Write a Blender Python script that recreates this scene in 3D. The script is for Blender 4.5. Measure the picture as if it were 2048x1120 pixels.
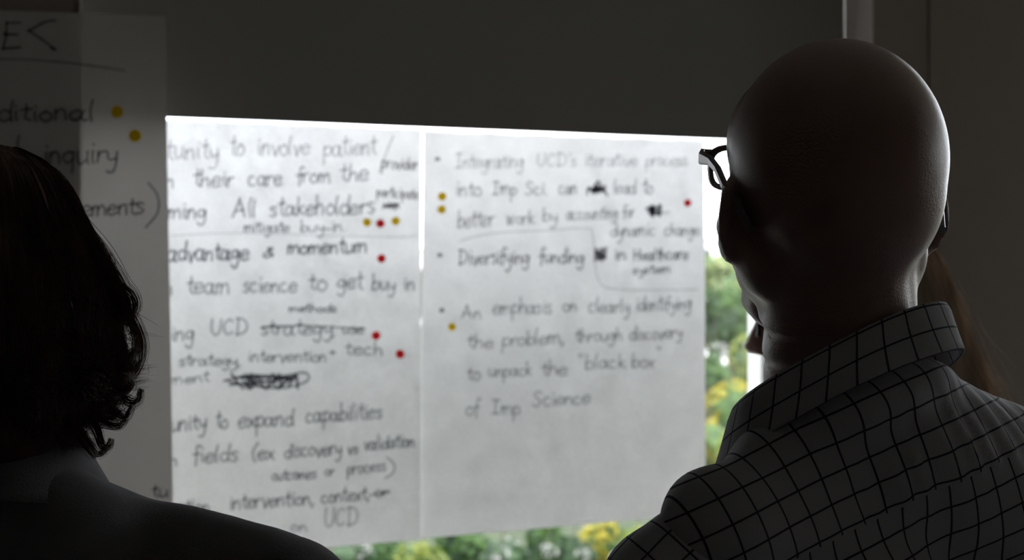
import bpy, bmesh, math, random
import numpy as np
from mathutils import Vector, Matrix, noise

for o in list(bpy.data.objects):
    bpy.data.objects.remove(o)
S = bpy.context.scene
COL = S.collection
random.seed(7)
rng = np.random.default_rng(7)

# ------------------------------------------------------------------ camera
F_PX = 3000.0
HOR = 509.0
YAW = math.radians(26.0)
CAM = Vector((0.0, -2.62, 1.58))
FW = Vector((math.sin(YAW), math.cos(YAW), 0))
RT = Vector((math.cos(YAW), -math.sin(YAW), 0))
UP = Vector((0, 0, 1))
cam = bpy.data.cameras.new('camera')
camo = bpy.data.objects.new('camera', cam)
COL.objects.link(camo)
camo.location = CAM
camo.rotation_euler = (math.radians(90), 0, -YAW)
cam.sensor_width = 36
cam.lens = 36 * F_PX / 2048
cam.shift_y = -(560 - HOR) / 2048
cam.clip_start = 0.05
cam.clip_end = 2000
cam.dof.use_dof = True
cam.dof.focus_distance = 1.06
cam.dof.aperture_fstop = 9.0
S.camera = camo

# ------------------------------------------------------------------ light
world = bpy.data.worlds.new('sky')
S.world = world
world.use_nodes = True
nt = world.node_tree
bg = nt.nodes['Background']
tc = nt.nodes.new('ShaderNodeTexCoord')
nz = nt.nodes.new('ShaderNodeTexNoise')
nz.inputs['Scale'].default_value = 3.0
nz.inputs['Detail'].default_value = 5
rp = nt.nodes.new('ShaderNodeValToRGB')
rp.color_ramp.elements[0].position = 0.35
rp.color_ramp.elements[0].color = (0.84, 0.91, 1.0, 1)
rp.color_ramp.elements[1].position = 0.6
rp.color_ramp.elements[1].color = (1.0, 1.0, 1.0, 1)
nt.links.new(tc.outputs['Generated'], nz.inputs['Vector'])
nt.links.new(nz.outputs['Fac'], rp.inputs['Fac'])
nt.links.new(rp.outputs['Color'], bg.inputs['Color'])
bg.inputs['Strength'].default_value = 7.0
sun = bpy.data.lights.new('sun', 'SUN')
suno = bpy.data.objects.new('sun', sun)
COL.objects.link(suno)
sun.energy = 1.6
sun.angle = 0.02
sun.color = (1.0, 0.95, 0.86)
suno.rotation_euler = Vector((-0.45, 0.75, -1.0)).to_track_quat('-Z', 'Y').to_euler()
S.view_settings.view_transform = 'Standard'
S.view_settings.look = 'None'
S.view_settings.exposure = 0.0
S.view_settings.gamma = 1.0
S.view_settings.use_curve_mapping = False
S.cycles.use_denoising = True
S.cycles.max_bounces = 10
S.cycles.diffuse_bounces = 5
S.cycles.transparent_max_bounces = 24

# ------------------------------------------------------------------ helpers
def P(px, py, depth):
    """world point seen at photo pixel (px, py) at a depth along the view axis"""
    return CAM + FW * depth + RT * ((px - 1024) / F_PX * depth) + UP * ((HOR - py) / F_PX * depth)

def C(X, D, Z):
    return CAM + RT * X + FW * D + UP * Z

def onplane(px, py, Y):
    a = YAW + math.atan((px - 1024) / F_PX)
    dist = Y - CAM.y
    x = dist * math.tan(a)
    ax = Vector((x, dist, 0)).dot(FW)
    return x, CAM.z + (HOR - py) / F_PX * ax

def tag(o, label=None, cat=None, group=None, kind=None):
    if label: o['label'] = label
    if cat: o['category'] = cat
    if group: o['group'] = group
    if kind: o['kind'] = kind
    return o

def link(name, me, mat=None, parent=None, smooth=False):
    o = bpy.data.objects.new(name, me)
    COL.objects.link(o)
    if mat is not None and len(me.materials) == 0:
        me.materials.append(mat)
    if parent is not None:
        o.parent = parent
        o.matrix_parent_inverse = parent.matrix_basis.inverted()
    if smooth:
        me.polygons.foreach_set('use_smooth', [True] * len(me.polygons))
    return o

def empty(name, loc):
    o = bpy.data.objects.new(name, None)
    o.empty_display_size = 0.1
    COL.objects.link(o)
    o.location = loc
    return o

def mesh(verts, faces, name='mesh'):
    me = bpy.data.meshes.new(name)
    me.from_pydata([tuple(v) for v in verts], [], [tuple(f) for f in faces])
    me.update()
    return me

def box_bm(bm, a, b, bevel=0.0):
    a, b = Vector(a), Vector(b)
    r = bmesh.ops.create_cube(bm, size=1)
    vs = r['verts']
    for v in vs:
        v.co = Vector(((v.co.x + .5) * (b.x - a.x) + a.x, (v.co.y + .5) * (b.y - a.y) + a.y, (v.co.z + .5) * (b.z - a.z) + a.z))
    if bevel:
        es = list({e for v in vs for e in v.link_edges})
        bmesh.ops.bevel(bm, geom=es, offset=bevel, segments=2, affect='EDGES')

def boxes(name, lst, mat, parent=None, bevel=0.0):
    bm = bmesh.new()
    for a, b in lst:
        box_bm(bm, a, b, bevel)
    bmesh.ops.recalc_face_normals(bm, faces=bm.faces)
    me = bpy.data.meshes.new(name)
    bm.to_mesh(me); bm.free()
    return link(name, me, mat, parent)

# ---------------- materials
def new_mat(name):
    m = bpy.data.materials.new(name)
    m.use_nodes = True
    return m, m.node_tree, m.node_tree.nodes['Principled BSDF']

def pmat(name, col, rough=0.6, metal=0.0, spec=0.5, noise_scale=None, noise_amt=0.15, bump=0.0, bump_scale=80, coat=0.0, sss=0.0):
    m, t, p = new_mat(name)
    p.inputs['Base Color'].default_value = (*col, 1)
    p.inputs['Roughness'].default_value = rough
    p.inputs['Metallic'].default_value = metal
    p.inputs['Specular IOR Level'].default_value = spec
    p.inputs['Coat Weight'].default_value = coat
    p.inputs['Coat Roughness'].default_value = .28
    if sss:
        p.inputs['Subsurface Weight'].default_value = sss
        p.inputs['Subsurface Radius'].default_value = (0.01, 0.004, 0.002)
        p.inputs['Subsurface Scale'].default_value = 0.5
    if noise_scale:
        n = t.nodes.new('ShaderNodeTexNoise'); n.inputs['Scale'].default_value = noise_scale; n.inputs['Detail'].default_value = 6
        c = t.nodes.new('ShaderNodeTexCoord')
        r = t.nodes.new('ShaderNodeValToRGB')
        r.color_ramp.elements[0].position = 0.3; r.color_ramp.elements[1].position = 0.7
        r.color_ramp.elements[0].color = (*[max(0, x * (1 - noise_amt)) for x in col], 1)
        r.color_ramp.elements[1].color = (*[min(1, x * (1 + noise_amt)) for x in col], 1)
        t.links.new(c.outputs['Object'], n.inputs['Vector'])
        t.links.new(n.outputs['Fac'], r.inputs['Fac'])
        t.links.new(r.outputs['Color'], p.inputs['Base Color'])
    if bump:
        n = t.nodes.new('ShaderNodeTexNoise'); n.inputs['Scale'].default_value = bump_scale; n.inputs['Detail'].default_value = 4
        c = t.nodes.new('ShaderNodeTexCoord')
        b = t.nodes.new('ShaderNodeBump'); b.inputs['Strength'].default_value = bump; b.inputs['Distance'].default_value = 0.002
        t.links.new(c.outputs['Object'], n.inputs['Vector'])
        t.links.new(n.outputs['Fac'], b.inputs['Height'])
        t.links.new(b.outputs['Normal'], p.inputs['Normal'])
    return m

M = {}
M['wall'] = pmat('wall_paint', (0.285, 0.243, 0.21), 0.85, noise_scale=1.5, noise_amt=0.05, bump=0.15, bump_scale=300)
M['reveal'] = pmat('reveal_paint', (0.80, 0.74, 0.72), 0.6, noise_scale=3, noise_amt=0.04)
M['ceiling'] = pmat('ceiling_paint', (0.60, 0.58, 0.54), 0.9, noise_scale=2, noise_amt=0.05)
M['carpet'] = pmat('carpet', (0.14, 0.135, 0.13), 0.95, noise_scale=60, noise_amt=0.4, bump=0.5, bump_scale=400)
M['frame'] = pmat('window_frame_metal', (0.55, 0.56, 0.57), 0.4, metal=0.3)
M['joint'] = pmat('joint_dark', (0.12, 0.11, 0.10), 0.9)
M['rubber'] = pmat('rubber', (0.03, 0.03, 0.03), 0.8)

def glass_mat(name, fac=0.06, tint=(0.95, 0.955, 0.95)):
    m, t, p = new_mat(name)
    t.nodes.remove(p)
    tr = t.nodes.new('ShaderNodeBsdfTransparent'); tr.inputs['Color'].default_value = (*tint, 1)
    gl = t.nodes.new('ShaderNodeBsdfGlossy'); gl.inputs['Roughness'].default_value = 0.02
    fc = t.nodes.new('ShaderNodeLayerWeight'); fc.inputs['Blend'].default_value = .5
    pw = t.nodes.new('ShaderNodeMath'); pw.operation = 'POWER'; pw.inputs[1].default_value = 5
    t.links.new(fc.outputs['Facing'], pw.inputs[0])
    lw = t.nodes.new('ShaderNodeMath'); lw.operation = 'MULTIPLY_ADD'; lw.inputs[1].default_value = .9; lw.inputs[2].default_value = .04
    t.links.new(pw.outputs[0], lw.inputs[0])
    mx = t.nodes.new('ShaderNodeMixShader')
    out = t.nodes['Material Output']
    t.links.new(lw.outputs[0], mx.inputs['Fac'])
    t.links.new(tr.outputs[0], mx.inputs[1]); t.links.new(gl.outputs[0], mx.inputs[2])
    t.links.new(mx.outputs[0], out.inputs['Surface'])
    return m
M['glass'] = glass_mat('window_glass')
M['lens'] = glass_mat('lens_glass', tint=(0.9, 0.91, 0.9))

def sheet_mat(name, refl, trans, trans_fac, fwd_fac=0.0, scale=140, amt=0.12, weave=False):
    """thin sheet: reflects, lets diffuse light through, and a little forward-scattered light"""
    m, t, p = new_mat(name)
    t.nodes.remove(p)
    L = t.links.new
    c = t.nodes.new('ShaderNodeTexCoord')
    n = t.nodes.new('ShaderNodeTexNoise'); n.inputs['Scale'].default_value = scale; n.inputs['Detail'].default_value = 3
    n2 = t.nodes.new('ShaderNodeTexNoise'); n2.inputs['Scale'].default_value = scale * 0.12; n2.inputs['Detail'].default_value = 4
    L(c.outputs['Object'], n.inputs['Vector']); L(c.outputs['Object'], n2.inputs['Vector'])
    av = t.nodes.new('ShaderNodeMath'); av.operation = 'MULTIPLY_ADD'; av.inputs[1].default_value = 0.6
    L(n.outputs['Fac'], av.inputs[0])
    h = t.nodes.new('ShaderNodeMath'); h.operation = 'MULTIPLY'; h.inputs[1].default_value = 0.4
    L(n2.outputs['Fac'], h.inputs[0]); L(h.outputs[0], av.inputs[2])
    r = t.nodes.new('ShaderNodeValToRGB')
    r.color_ramp.elements[0].position = 0.36; r.color_ramp.elements[1].position = 0.64
    r.color_ramp.elements[0].color = (*[x * (1 - amt) for x in trans], 1)
    r.color_ramp.elements[1].color = (*[min(1, x * (1 + amt)) for x in trans], 1)
    L(av.outputs[0], r.inputs['Fac'])
    d = t.nodes.new('ShaderNodeBsdfDiffuse'); d.inputs['Color'].default_value = (*refl, 1)
    tl = t.nodes.new('ShaderNodeBsdfTranslucent')
    L(r.outputs['Color'], tl.inputs['Color'])
    m1 = t.nodes.new('ShaderNodeMixShader'); m1.inputs['Fac'].default_value = trans_fac
    L(d.outputs[0], m1.inputs[1]); L(tl.outputs[0], m1.inputs[2])
    last = m1
    if fwd_fac:
        rf = t.nodes.new('ShaderNodeBsdfRefraction'); rf.inputs['IOR'].default_value = 1.15; rf.inputs['Roughness'].default_value = 0.85
        L(r.outputs['Color'], rf.inputs['Color'])
        m2 = t.nodes.new('ShaderNodeMixShader'); m2.inputs['Fac'].default_value = fwd_fac
        L(m1.outputs[0], m2.inputs[1]); L(rf.outputs[0], m2.inputs[2])
        last = m2
    L(last.outputs[0], t.nodes['Material Output'].inputs['Surface'])
    return m
M['paper'] = sheet_mat('chart_paper', (0.75, 0.75, 0.74), (0.60, 0.60, 0.625), 0.132, 0.188, scale=170, amt=.20)
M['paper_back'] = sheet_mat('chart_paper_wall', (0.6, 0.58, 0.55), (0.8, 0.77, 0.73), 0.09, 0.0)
M['blind'] = sheet_mat('blind_cloth', (0.16, 0.155, 0.14), (0.95, 0.90, 0.79), 0.0050, 0.0, scale=500, amt=0.08)

def ink_mat(name, dens):
    m, t, p = new_mat(name)
    t.nodes.remove(p)
    tr = t.nodes.new('ShaderNodeBsdfTransparent')
    d = t.nodes.new('ShaderNodeBsdfDiffuse'); d.inputs['Color'].default_value = (0.025, 0.027, 0.055, 1)
    mx = t.nodes.new('ShaderNodeMixShader'); mx.inputs['Fac'].default_value = dens
    t.links.new(tr.outputs[0], mx.inputs[1]); t.links.new(d.outputs[0], mx.inputs[2])
    t.links.new(mx.outputs[0], t.nodes['Material Output'].inputs['Surface'])
    return m
INK = {k: ink_mat('marker_ink_' + k, v) for k, v in (('bold', 0.78), ('dark', 0.68), ('mid', 0.55), ('soft', 0.40), ('faint', 0.26))}  # upper writing gets paler ink, with the window flare put into its strength

# ------------------------------------------------------------------ setting
GX0, _ = onplane(150, 0, -0.40)           # left jamb
JX, _ = onplane(1505, 0, 0.05)            # right jamb
WALL_Y = CAM.y + JX / math.tan(YAW + math.atan((1745 - 1024) / F_PX))     # room face of the wall
BLIND_Y = CAM.y + JX / math.tan(YAW + math.atan((1693 - 1024) / F_PX))
SX0, _ = onplane(157, 0, WALL_Y)
WX0, WX1 = SX0, JX
W2X0, W2X1 = 2.30, 5.2
SILL, HEAD, CEIL = 0.80, 2.62, 2.80
RX0, RX1, RY0 = -4.0, 5.4, -6.5
OUT_Y = 0.06
tag(boxes('wall_window', [
    ((RX0 - .2, WALL_Y, 0), (WX0, OUT_Y, CEIL)),
    ((WX1, WALL_Y, 0), (W2X0, OUT_Y, CEIL)),
    ((W2X1, WALL_Y, 0), (RX1 + .2, OUT_Y, CEIL)),
    ((WX0, WALL_Y, 0), (WX1, OUT_Y, SILL)),
    ((W2X0, WALL_Y, 0), (W2X1, OUT_Y, SILL)),
    ((WX0, WALL_Y, HEAD), (WX1, OUT_Y, CEIL)),
    ((W2X0, WALL_Y, HEAD), (W2X1, OUT_Y, CEIL))], M['wall']), kind='structure')
# painted reveal linings (jambs, head, sill board)
for n, (a, b) in enumerate(((WX0, WX1), (W2X0, W2X1))):
    boxes('trim_%d' % (n * 2 + 1), [((a, WALL_Y - .0015, SILL), (a + .004, 0.0, HEAD)), ((b - .004, WALL_Y - .0015, SILL), (b, 0.0, HEAD)),
                                ((a + .004, WALL_Y - .0015, HEAD - .004), (b - .004, -0.005, HEAD))], M['reveal'])['kind'] = 'structure'
    boxes('trim_%d' % (n * 2 + 2), [((a + .004, WALL_Y - .03, SILL - .02), (b - .004, -0.005, SILL + .012))], M['reveal'], bevel=.003)['kind'] = 'structure'
    w = boxes('window_%d' % (n + 1), [((a + .0, 0.0, SILL + .012), (a + .012, .05, HEAD - .004)), ((b - .012, 0.0, SILL + .012), (b, .05, HEAD - .004)),
                                   ((a, 0.0, HEAD - .04), (b, .05, HEAD - .004)), ((a, 0.0, SILL + .012), (b, .05, SILL + .05))], M['frame'])
    w['kind'] = 'structure'
    boxes('glass_pane', [((a + .010, 0.010, SILL + .045), (b - .010, .0105, HEAD - .035))], M['glass'], w)
# dark strip along the wall panel joint right of the window
sx, _ = onplane(1858, 0, WALL_Y - .001)
boxes('trim_5', [((sx - .0015, WALL_Y - .002, 0.1), (sx + .0015, WALL_Y + .001, CEIL))], M['joint'])['kind'] = 'structure'
boxes('baseboard_window', [((RX0, WALL_Y - .014, 0), (RX1, WALL_Y, .09))], M['rubber'])['kind'] = 'structure'
boxes('wall_left', [((RX0 - .2, RY0 - .2, 0), (RX0, WALL_Y, CEIL))], M['wall'])['kind'] = 'structure'
boxes('wall_right', [((RX1, RY0 - .2, 0), (RX1 + .2, -1.95, CEIL)), ((RX1, -1.25, 0), (RX1 + .2, WALL_Y, CEIL)),
                    ((RX1, -1.95, 0), (RX1 + .2, -1.25, SILL)), ((RX1, -1.95, HEAD), (RX1 + .2, -1.25, CEIL))], M['wall'])['kind'] = 'structure'
light_win = boxes('window_3', [((RX1 + .1, -1.95, SILL), (RX1 + .15, -1.91, HEAD)), ((RX1 + .1, -1.29, SILL), (RX1 + .15, -1.25, HEAD)),
                        ((RX1 + .1, -1.95, HEAD - .04), (RX1 + .15, -1.25, HEAD)), ((RX1 + .1, -1.95, SILL), (RX1 + .15, -1.25, SILL + .04))], M['frame'])
light_win['kind'] = 'structure'  # unseen window, added to light the shirt from the right
boxes('glass_pane', [((RX1 + .12, -1.93, SILL + .03), (RX1 + .1205, -1.27, HEAD - .03))], M['glass'], light_win)
boxes('wall_back', [((RX0, RY0 - .2, 0), (RX1, RY0, CEIL))], M['wall'])['kind'] = 'structure'
boxes('floor', [((RX0 - .2, RY0 - .2, -.2), (RX1 + .2, OUT_Y, 0))], M['carpet'])['kind'] = 'structure'
boxes('ceiling', [((RX0 - .2, RY0 - .2, CEIL), (RX1 + .2, OUT_Y, CEIL + .2))], M['ceiling'])['kind'] = 'structure'

# roller blind
_, BZ = onplane(330, 234, BLIND_Y)
bl = empty('roller_blind', ((WX0 + WX1) / 2, BLIND_Y, HEAD - .05))
tag(bl, 'dark grey cloth roller blind pulled halfway down over the papered window', 'blind')
bx0, bx1 = WX0 + .012, WX1 - .0045
n = 60
vs, fs = [], []
for j in range(21):
    z = HEAD - .05 + (BZ - HEAD + .05) * j / 20
    for i in range(n + 1):
        x = bx0 + (bx1 - bx0) * i / n
        vs.append((x, BLIND_Y + .0015 * math.sin(i * .35) * j / 20, z))
for j in range(20):
    for i in range(n):
        a = j * (n + 1) + i
        fs.append((a, a + 1, a + n + 2, a + n + 1))
link('cloth', mesh(vs, fs), M['blind'], bl, True)
bm = bmesh.new()
bmesh.ops.create_cone(bm, cap_ends=True, segments=24, radius1=.03, radius2=.03, depth=bx1 - bx0,
                      matrix=Matrix.Translation(((bx0 + bx1) / 2, BLIND_Y + .03, HEAD - .05)) @ Matrix.Rotation(math.pi / 2, 4, 'Y'))
me = bpy.data.meshes.new('roller'); bm.to_mesh(me); bm.free()
link('roller', me, M['blind'], bl, True)

# ------------------------------------------------------------------ paper sheets
def catmull(pts, sub=5):
    if len(pts) < 3:
        return [Vector(p) for p in pts]
    p = [Vector(q) for q in pts]
    p = [p[0] * 2 - p[1]] + p + [p[-1] * 2 - p[-2]]
    out = []
    for i in range(1, len(p) - 2):
        for k in range(sub):
            t = k / sub
            out.append(0.5 * ((2 * p[i]) + (-p[i - 1] + p[i + 1]) * t + (2 * p[i - 1] - 5 * p[i] + 4 * p[i + 1] - p[i + 2]) * t * t
                              + (-p[i - 1] + 3 * p[i] - 3 * p[i + 1] + p[i + 2]) * t ** 3))
    out.append(p[-2])
    return out

# single-stroke hand: x-height 1, ascender ~1.9, descender ~-.9
G = {
 'a': (1.0, "7,8 4,10 1,7 1,3 3,0 6,2 7,7;8,10 7,4 8,0 10,1"),
 'b': (.80, "1,19 1,10 1,0;1,6 4,10 7,7 7,3 4,0 1,2"),
 'c': (.85, "6,9 3,10 1,7 1,3 3,0 7,1"),
 'd': (.85, "7,8 4,10 1,7 1,3 4,0 7,3;8,19 7,9 8,0"),
 'e': (.85, "1,5 7,6 7,9 4,10 1,7 1,3 3,0 8,2"),
 'f': (.60, "7,17 5,19 3,17 3,8 3,-3;0,9 6,10"),
 'g': (.85, "7,9 4,10 1,7 1,4 3,2 6,4 7,9;7,9 7,0 6,-7 3,-8 1,-5"),
 'h': (.85, "1,19 1,10 1,0;1,6 4,10 6,8 7,0"),
 'i': (.40, "2,10 2,4 3,0;2,14 2,15"),
 'j': (.45, "3,10 3,-3 1,-8;3,14 3,15"),
 'k': (.75, "1,19 1,10 1,0;6,10 1,5;2,5 7,0"),
 'l': (.40, "2,19 1,10 2,0"),
 'm': (1.25, "1,10 1,5 1,0;1,6 3,10 5,8 5,0;5,6 8,10 10,8 11,0"),
 'n': (.85, "1,10 1,5 1,0;1,6 4,10 6,8 7,0"),
 'o': (.80, "4,10 1,7 1,3 4,0 7,3 7,7 4,10"),
 'p': (.80, "1,10 1,0 1,-9;1,7 4,10 7,7 7,3 4,0 1,2"),
 'q': (.85, "7,9 4,10 1,7 1,3 4,0 7,3;7,10 7,0 7,-9"),
 'r': (.65, "1,10 1,5 1,0;1,6 3,9 6,10"),
 's': (.70, "6,9 3,10 1,8 4,5 6,3 4,0 1,1"),
 't': (.60, "3,17 3,10 3,3 6,0;0,11 6,12"),
 'u': (.85, "1,10 1,4 3,0 6,3;7,10 7,4 8,0"),
 'v': (.75, "1,10 4,0 4,0 7,10"),
 'w': (1.1, "1,10 3,0 3,0 5,8 5,8 7,0 7,0 9,10"),
 'x': (.75, "1,10 7,0;7,10 1,0"),
 'y': (.80, "1,10 2,4 4,3 7,5;7,10 7,0 5,-8 1,-7"),
 'z': (.75, "1,10 7,10 7,10 1,0 1,0 7,0"),
 'A': (1.2, "0,0 5,19 5,19 10,0;2,7 9,8"),
 'C': (1.1, "9,15 6,18 2,14 1,7 4,1 9,3"),
 'D': (1.2, "2,18 2,9 2,0;0,18 6,17 10,11 8,3 1,0"),
 'E': (1.1, "2,18 2,9 1,0;2,18 9,18;1,10 8,10;1,0 9,1"),
 'H': (1.2, "1,18 1,0;9,18 9,0;1,9 9,10"),
 'I': (.9, "4,18 4,9 4,0;0,18 8,18;0,0 8,0"),
 'S': (1.0, "9,16 5,19 2,15 5,10 8,5 5,0 1,2"),
 'U': (1.1, "1,18 1,6 4,0 8,4 9,18"),
 'T': (1.0, "5,18 5,0;0,18 10,18"),
 '<': (1.5, "13,17 8,16 1,11 1,11 8,5 14,0;14,0 12,1"),
 '&': (1.0, "8,3 4,16 7,18 7,14 1,5 3,0 9,6"),
 ',': (.4, "2,1 1,-4"), '.': (.4, "2,0 2,1"), '+': (.8, "1,6 7,6;4,10 4,2"),
 '(': (.5, "5,20 1,10 2,0 4,-4"), ')': (.7, "0,20 5,12 4,2 0,-6"), '/': (.9, "0,-4 9,20"),
 "'": (.3, "2,19 2,15"), '"': (.5, "1,19 1,15;4,19 4,15"), '-': (.7, "1,5 6,5"), ' ': (.7, ""),
}
def word_strokes(txt):
    x = 0; out = []
    for ch in txt:
        adv, s = G[ch]
        jx, jy, sc = random.uniform(-.04, .04), random.uniform(-.07, .07), random.uniform(.92, 1.1)
        for st in s.split(';'):
            if st:
                pts = [tuple(float(v) / 10 for v in q.split(',')) for q in st.split()]
                pts = [(x + (a + jx + random.uniform(-.03, .03)) * 1.0, (b + jy + random.uniform(-.04, .04)) * sc) for a, b in pts]
                out.append(catmull(pts))
        x += adv
    return out, max(x, .2)

class Sheet:
    def __init__(s, name, label, corners, Y, mat, wave, group=None):
        """corners: TL, TR, BR, BL pixels"""
        s.Y = Y; s.wave = wave
        c = [onplane(px, py, Y) for px, py in corners]
        nx, nz_ = 44, 52
        vs, fs = [], []
        for j in range(nz_ + 1):
            for i in range(nx + 1):
                u, v = i / nx, j / nz_
                x = (c[0][0] * (1 - u) + c[1][0] * u) * (1 - v) + (c[3][0] * (1 - u) + c[2][0] * u) * v
                z = (c[0][1] * (1 - u) + c[1][1] * u) * (1 - v) + (c[3][1] * (1 - u) + c[2][1] * u) * v
                if j == 0 and Y > -.1: z += .0010 * math.sin(i * .8) + .0006 * math.sin(i * 2.1)
                vs.append((x, Y + wave(x, z), z))
        for j in range(nz_):
            for i in range(nx):
                a = j * (nx + 1) + i
                fs.append((a, a + 1, a + nx + 2, a + nx + 1))
        s.o = link(name, mesh(vs, fs), mat, None, True)
        tag(s.o, label, 'paper sheet')
    def pt(s, px, py, off=.0008):
        x, z = onplane(px, py, s.Y)
        return Vector((x, s.Y + s.wave(x, z) - off, z))
    def ribbons(s, strokes, w_px, ink, name='handwriting'):
        vs, fs = [], []
        for k, st in enumerate(strokes):
            if len(st) < 2: continue
            n = len(st)
            off = .0008 + .00004 * (k % 9)
            base = len(vs)
            for i, q in enumerate(st):
                a = st[max(i - 1, 0)]; b = st[min(i + 1, n - 1)]
                d = Vector((b[0] - a[0], b[1] - a[1]))
                d = d.normalized() if d.length > 1e-6 else Vector((1, 0))
                nn = Vector((-d.y, d.x)) * (w_px * .58) * random.uniform(.85, 1.15)
                e = Vector((0, 0))
                if i == 0: e = -d * w_px * .35
                if i == n - 1: e = d * w_px * .35
                vs.append(s.pt(q[0] + nn.x + e.x, q[1] + nn.y + e.y, off)); vs.append(s.pt(q[0] - nn.x + e.x, q[1] - nn.y + e.y, off))
            for i in range(n - 1):
                a = base + 2 * i
                fs.append((a, a + 1, a + 3, a + 2))
        return link(name, mesh(vs, fs), INK[ink], s.o)
    def words(s, items, ink='mid', w=3.6):
        """items: (text, x0, x1, baseline0, xheight[, baseline1]); one object per word"""
        for it in items:
            allst = []
            txt, x0, x1, b0, xh = it[:5]
            b1 = it[5] if len(it) > 5 else b0
            st, wd = word_strokes(txt)
            for q in st:
                allst.append([Vector((x0 + p.x / wd * (x1 - x0) + (p.y * xh * .06), b0 + (b1 - b0) * p.x / wd - p.y * xh)) for p in q])
            s.ribbons(allst, w, ink, 'handwritten_word')
    def line(s, pts, ink='soft', w=3.0, name='drawn_line'):
        return s.ribbons([catmull(pts, 8)], w, ink, name)
    def scribble(s, x0, x1, y0, y1, n=14, ink='bold', w=3.2):
        pts = []
        for i in range(n):
            t = i / (n - 1)
            x = x0 + (x1 - x0) * (t if n < 12 else random.random() * .35 + t * .65)
            pts.append((x, (y0 if i % 2 else y1) + random.uniform(-3, 3)))
        pts2 = [(x0 + random.random() * (x1 - x0) * .3 + (x1 - x0) * .7 * (k % 2), y0 + (y1 - y0) * random.uniform(.2, .8)) for k in range(5)]
        return s.ribbons([catmull(pts), catmull(pts2)], w, ink, 'crossed_out_word')

GY = -0.004
mid = Sheet('paper_sheet', 'large white handwritten paper sheet taped to the window, overlapped by the grey sheet',
            [(300, 239), (843, 259), (836, 1078), (300, 1128)], GY, M['paper'],
            lambda x, z: -.0025 - .002 * math.sin(x * 9 + z * 4) - .012 * max(0, (x - 1.03) / .06) ** 2 * max(0, min(1, (1.6 - z) * 1.2)))
rgt = Sheet('paper_sheet', 'large white handwritten paper sheet on the window beside the bald person',
            [(846, 262), (1406, 281), (1411, 1027), (838, 1077)], GY, M['paper'],
            lambda x, z: -.003 - .002 * math.sin(x * 8 - z * 3))
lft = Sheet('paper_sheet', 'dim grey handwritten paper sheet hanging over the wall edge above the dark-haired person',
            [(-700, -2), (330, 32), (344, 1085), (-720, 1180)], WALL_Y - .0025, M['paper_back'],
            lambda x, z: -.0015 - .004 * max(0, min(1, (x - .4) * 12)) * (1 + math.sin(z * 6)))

mid.words([('tunity', 331, 436, 318, 22), ('to', 458, 487, 312, 22), ('involve', 512, 618, 310, 20), ('patient', 645, 752, 312, 20, 308)], 'soft')
mid.line([(757, 346), (770, 310), (786, 272)], 'soft')
mid.words([('provider', 762, 836, 335, 13, 340)], 'mid', 3.2)
mid.words([('n', 330, 347, 375, 18), ('their', 385, 467, 373, 19), ('care', 494, 562, 371, 19), ('from', 590, 660, 366, 18), ('the', 679, 737, 362, 19)], 'mid')
mid.words([('participate', 752, 836, 392, 11, 398)], 'mid', 3)
mid.words([('ming', 334, 412, 437, 18), ('All', 464, 512, 434, 19), ('stakeholders', 537, 748, 432, 20, 427)], 'mid', 4)
mid.scribble(764, 797, 405, 419, 9, 'dark', 3)
mid.words([('mitigate', 485, 578, 464, 12), ('buy-in.', 598, 692, 463, 12)], 'mid', 3)
mid.line([(342, 471), (480, 466), (640, 471), (790, 474), (832, 472)], 'faint', 2.6)
mid.words([('advantage', 334, 496, 522, 20, 520), ('&', 524, 548, 515, 11), ('momentum', 572, 732, 508, 16, 505)], 'dark', 4)
mid.words([('n', 330, 345, 590, 16), ('team', 374, 458, 587, 19), ('science', 484, 592, 584, 18), ('to', 614, 652, 580, 19), ('get', 672, 724, 578, 19), ('buy in', 742, 828, 580, 16)], 'mid')
mid.words([('methods', 575, 671, 624, 9)], 'dark', 2.8)
mid.words([('ing', 340, 388, 681, 18), ('UCD', 419, 497, 670, 17), ('strategy,', 519, 672, 669, 16), ('use', 682, 727, 666, 12)], 'mid')
mid.line([(520, 655), (600, 651), (680, 655), (728, 657)], 'dark', 3)
mid.words([('strategy,', 358, 482, 731, 12), ('intervention', 494, 652, 723, 13), ('+', 654, 670, 712, 12), ('tech', 688, 766, 710, 14)], 'mid', 3.2)
mid.words([('ment', 340, 418, 769, 11, 762)], 'mid', 3)
mid.scribble(448, 612, 748, 776, 26, 'bold', 3.4)
mid.line([(446, 762), (500, 750), (560, 752), (608, 745), (612, 762), (560, 776), (480, 768), (450, 760)], 'bold', 3.2, 'crossed_out_word')
mid.words([('unity', 340, 412, 864, 18, 858), ('to', 430, 456, 856, 19), ('expand', 475, 586, 856, 19, 850), ('capabilities', 609, 762, 845, 18, 836)], 'mid')
mid.words([('n', 340, 355, 932, 16), ('fields', 384, 476, 926, 18, 922), ('(ex', 503, 548, 918, 16), ('discovery', 567, 682, 916, 16, 908), ('vs', 692, 714, 906, 12), ('validation', 726, 826, 900, 14, 892)], 'mid', 3.6)
mid.words([('outcomes', 543, 631, 961, 12, 956), ('or', 648, 668, 950, 11), ('process', 692, 770, 948, 13, 940)], 'mid', 3.2)
mid.line([(772, 914), (786, 928), (784, 945), (768, 956)], 'mid', 3)
mid.words([('ation', 352, 420, 1024, 14), ('intervention,', 457, 628, 1019, 16, 1008), ('context,', 640, 738, 1006, 15, 998), ('or', 746, 776, 992, 12)], 'mid', 3.6)
mid.line([(735, 990), (778, 984)], 'mid', 3)
mid.words([('on', 580, 614, 1062, 12), ('UCD', 646, 716, 1054, 19, 1050)], 'soft', 3.8)

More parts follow.
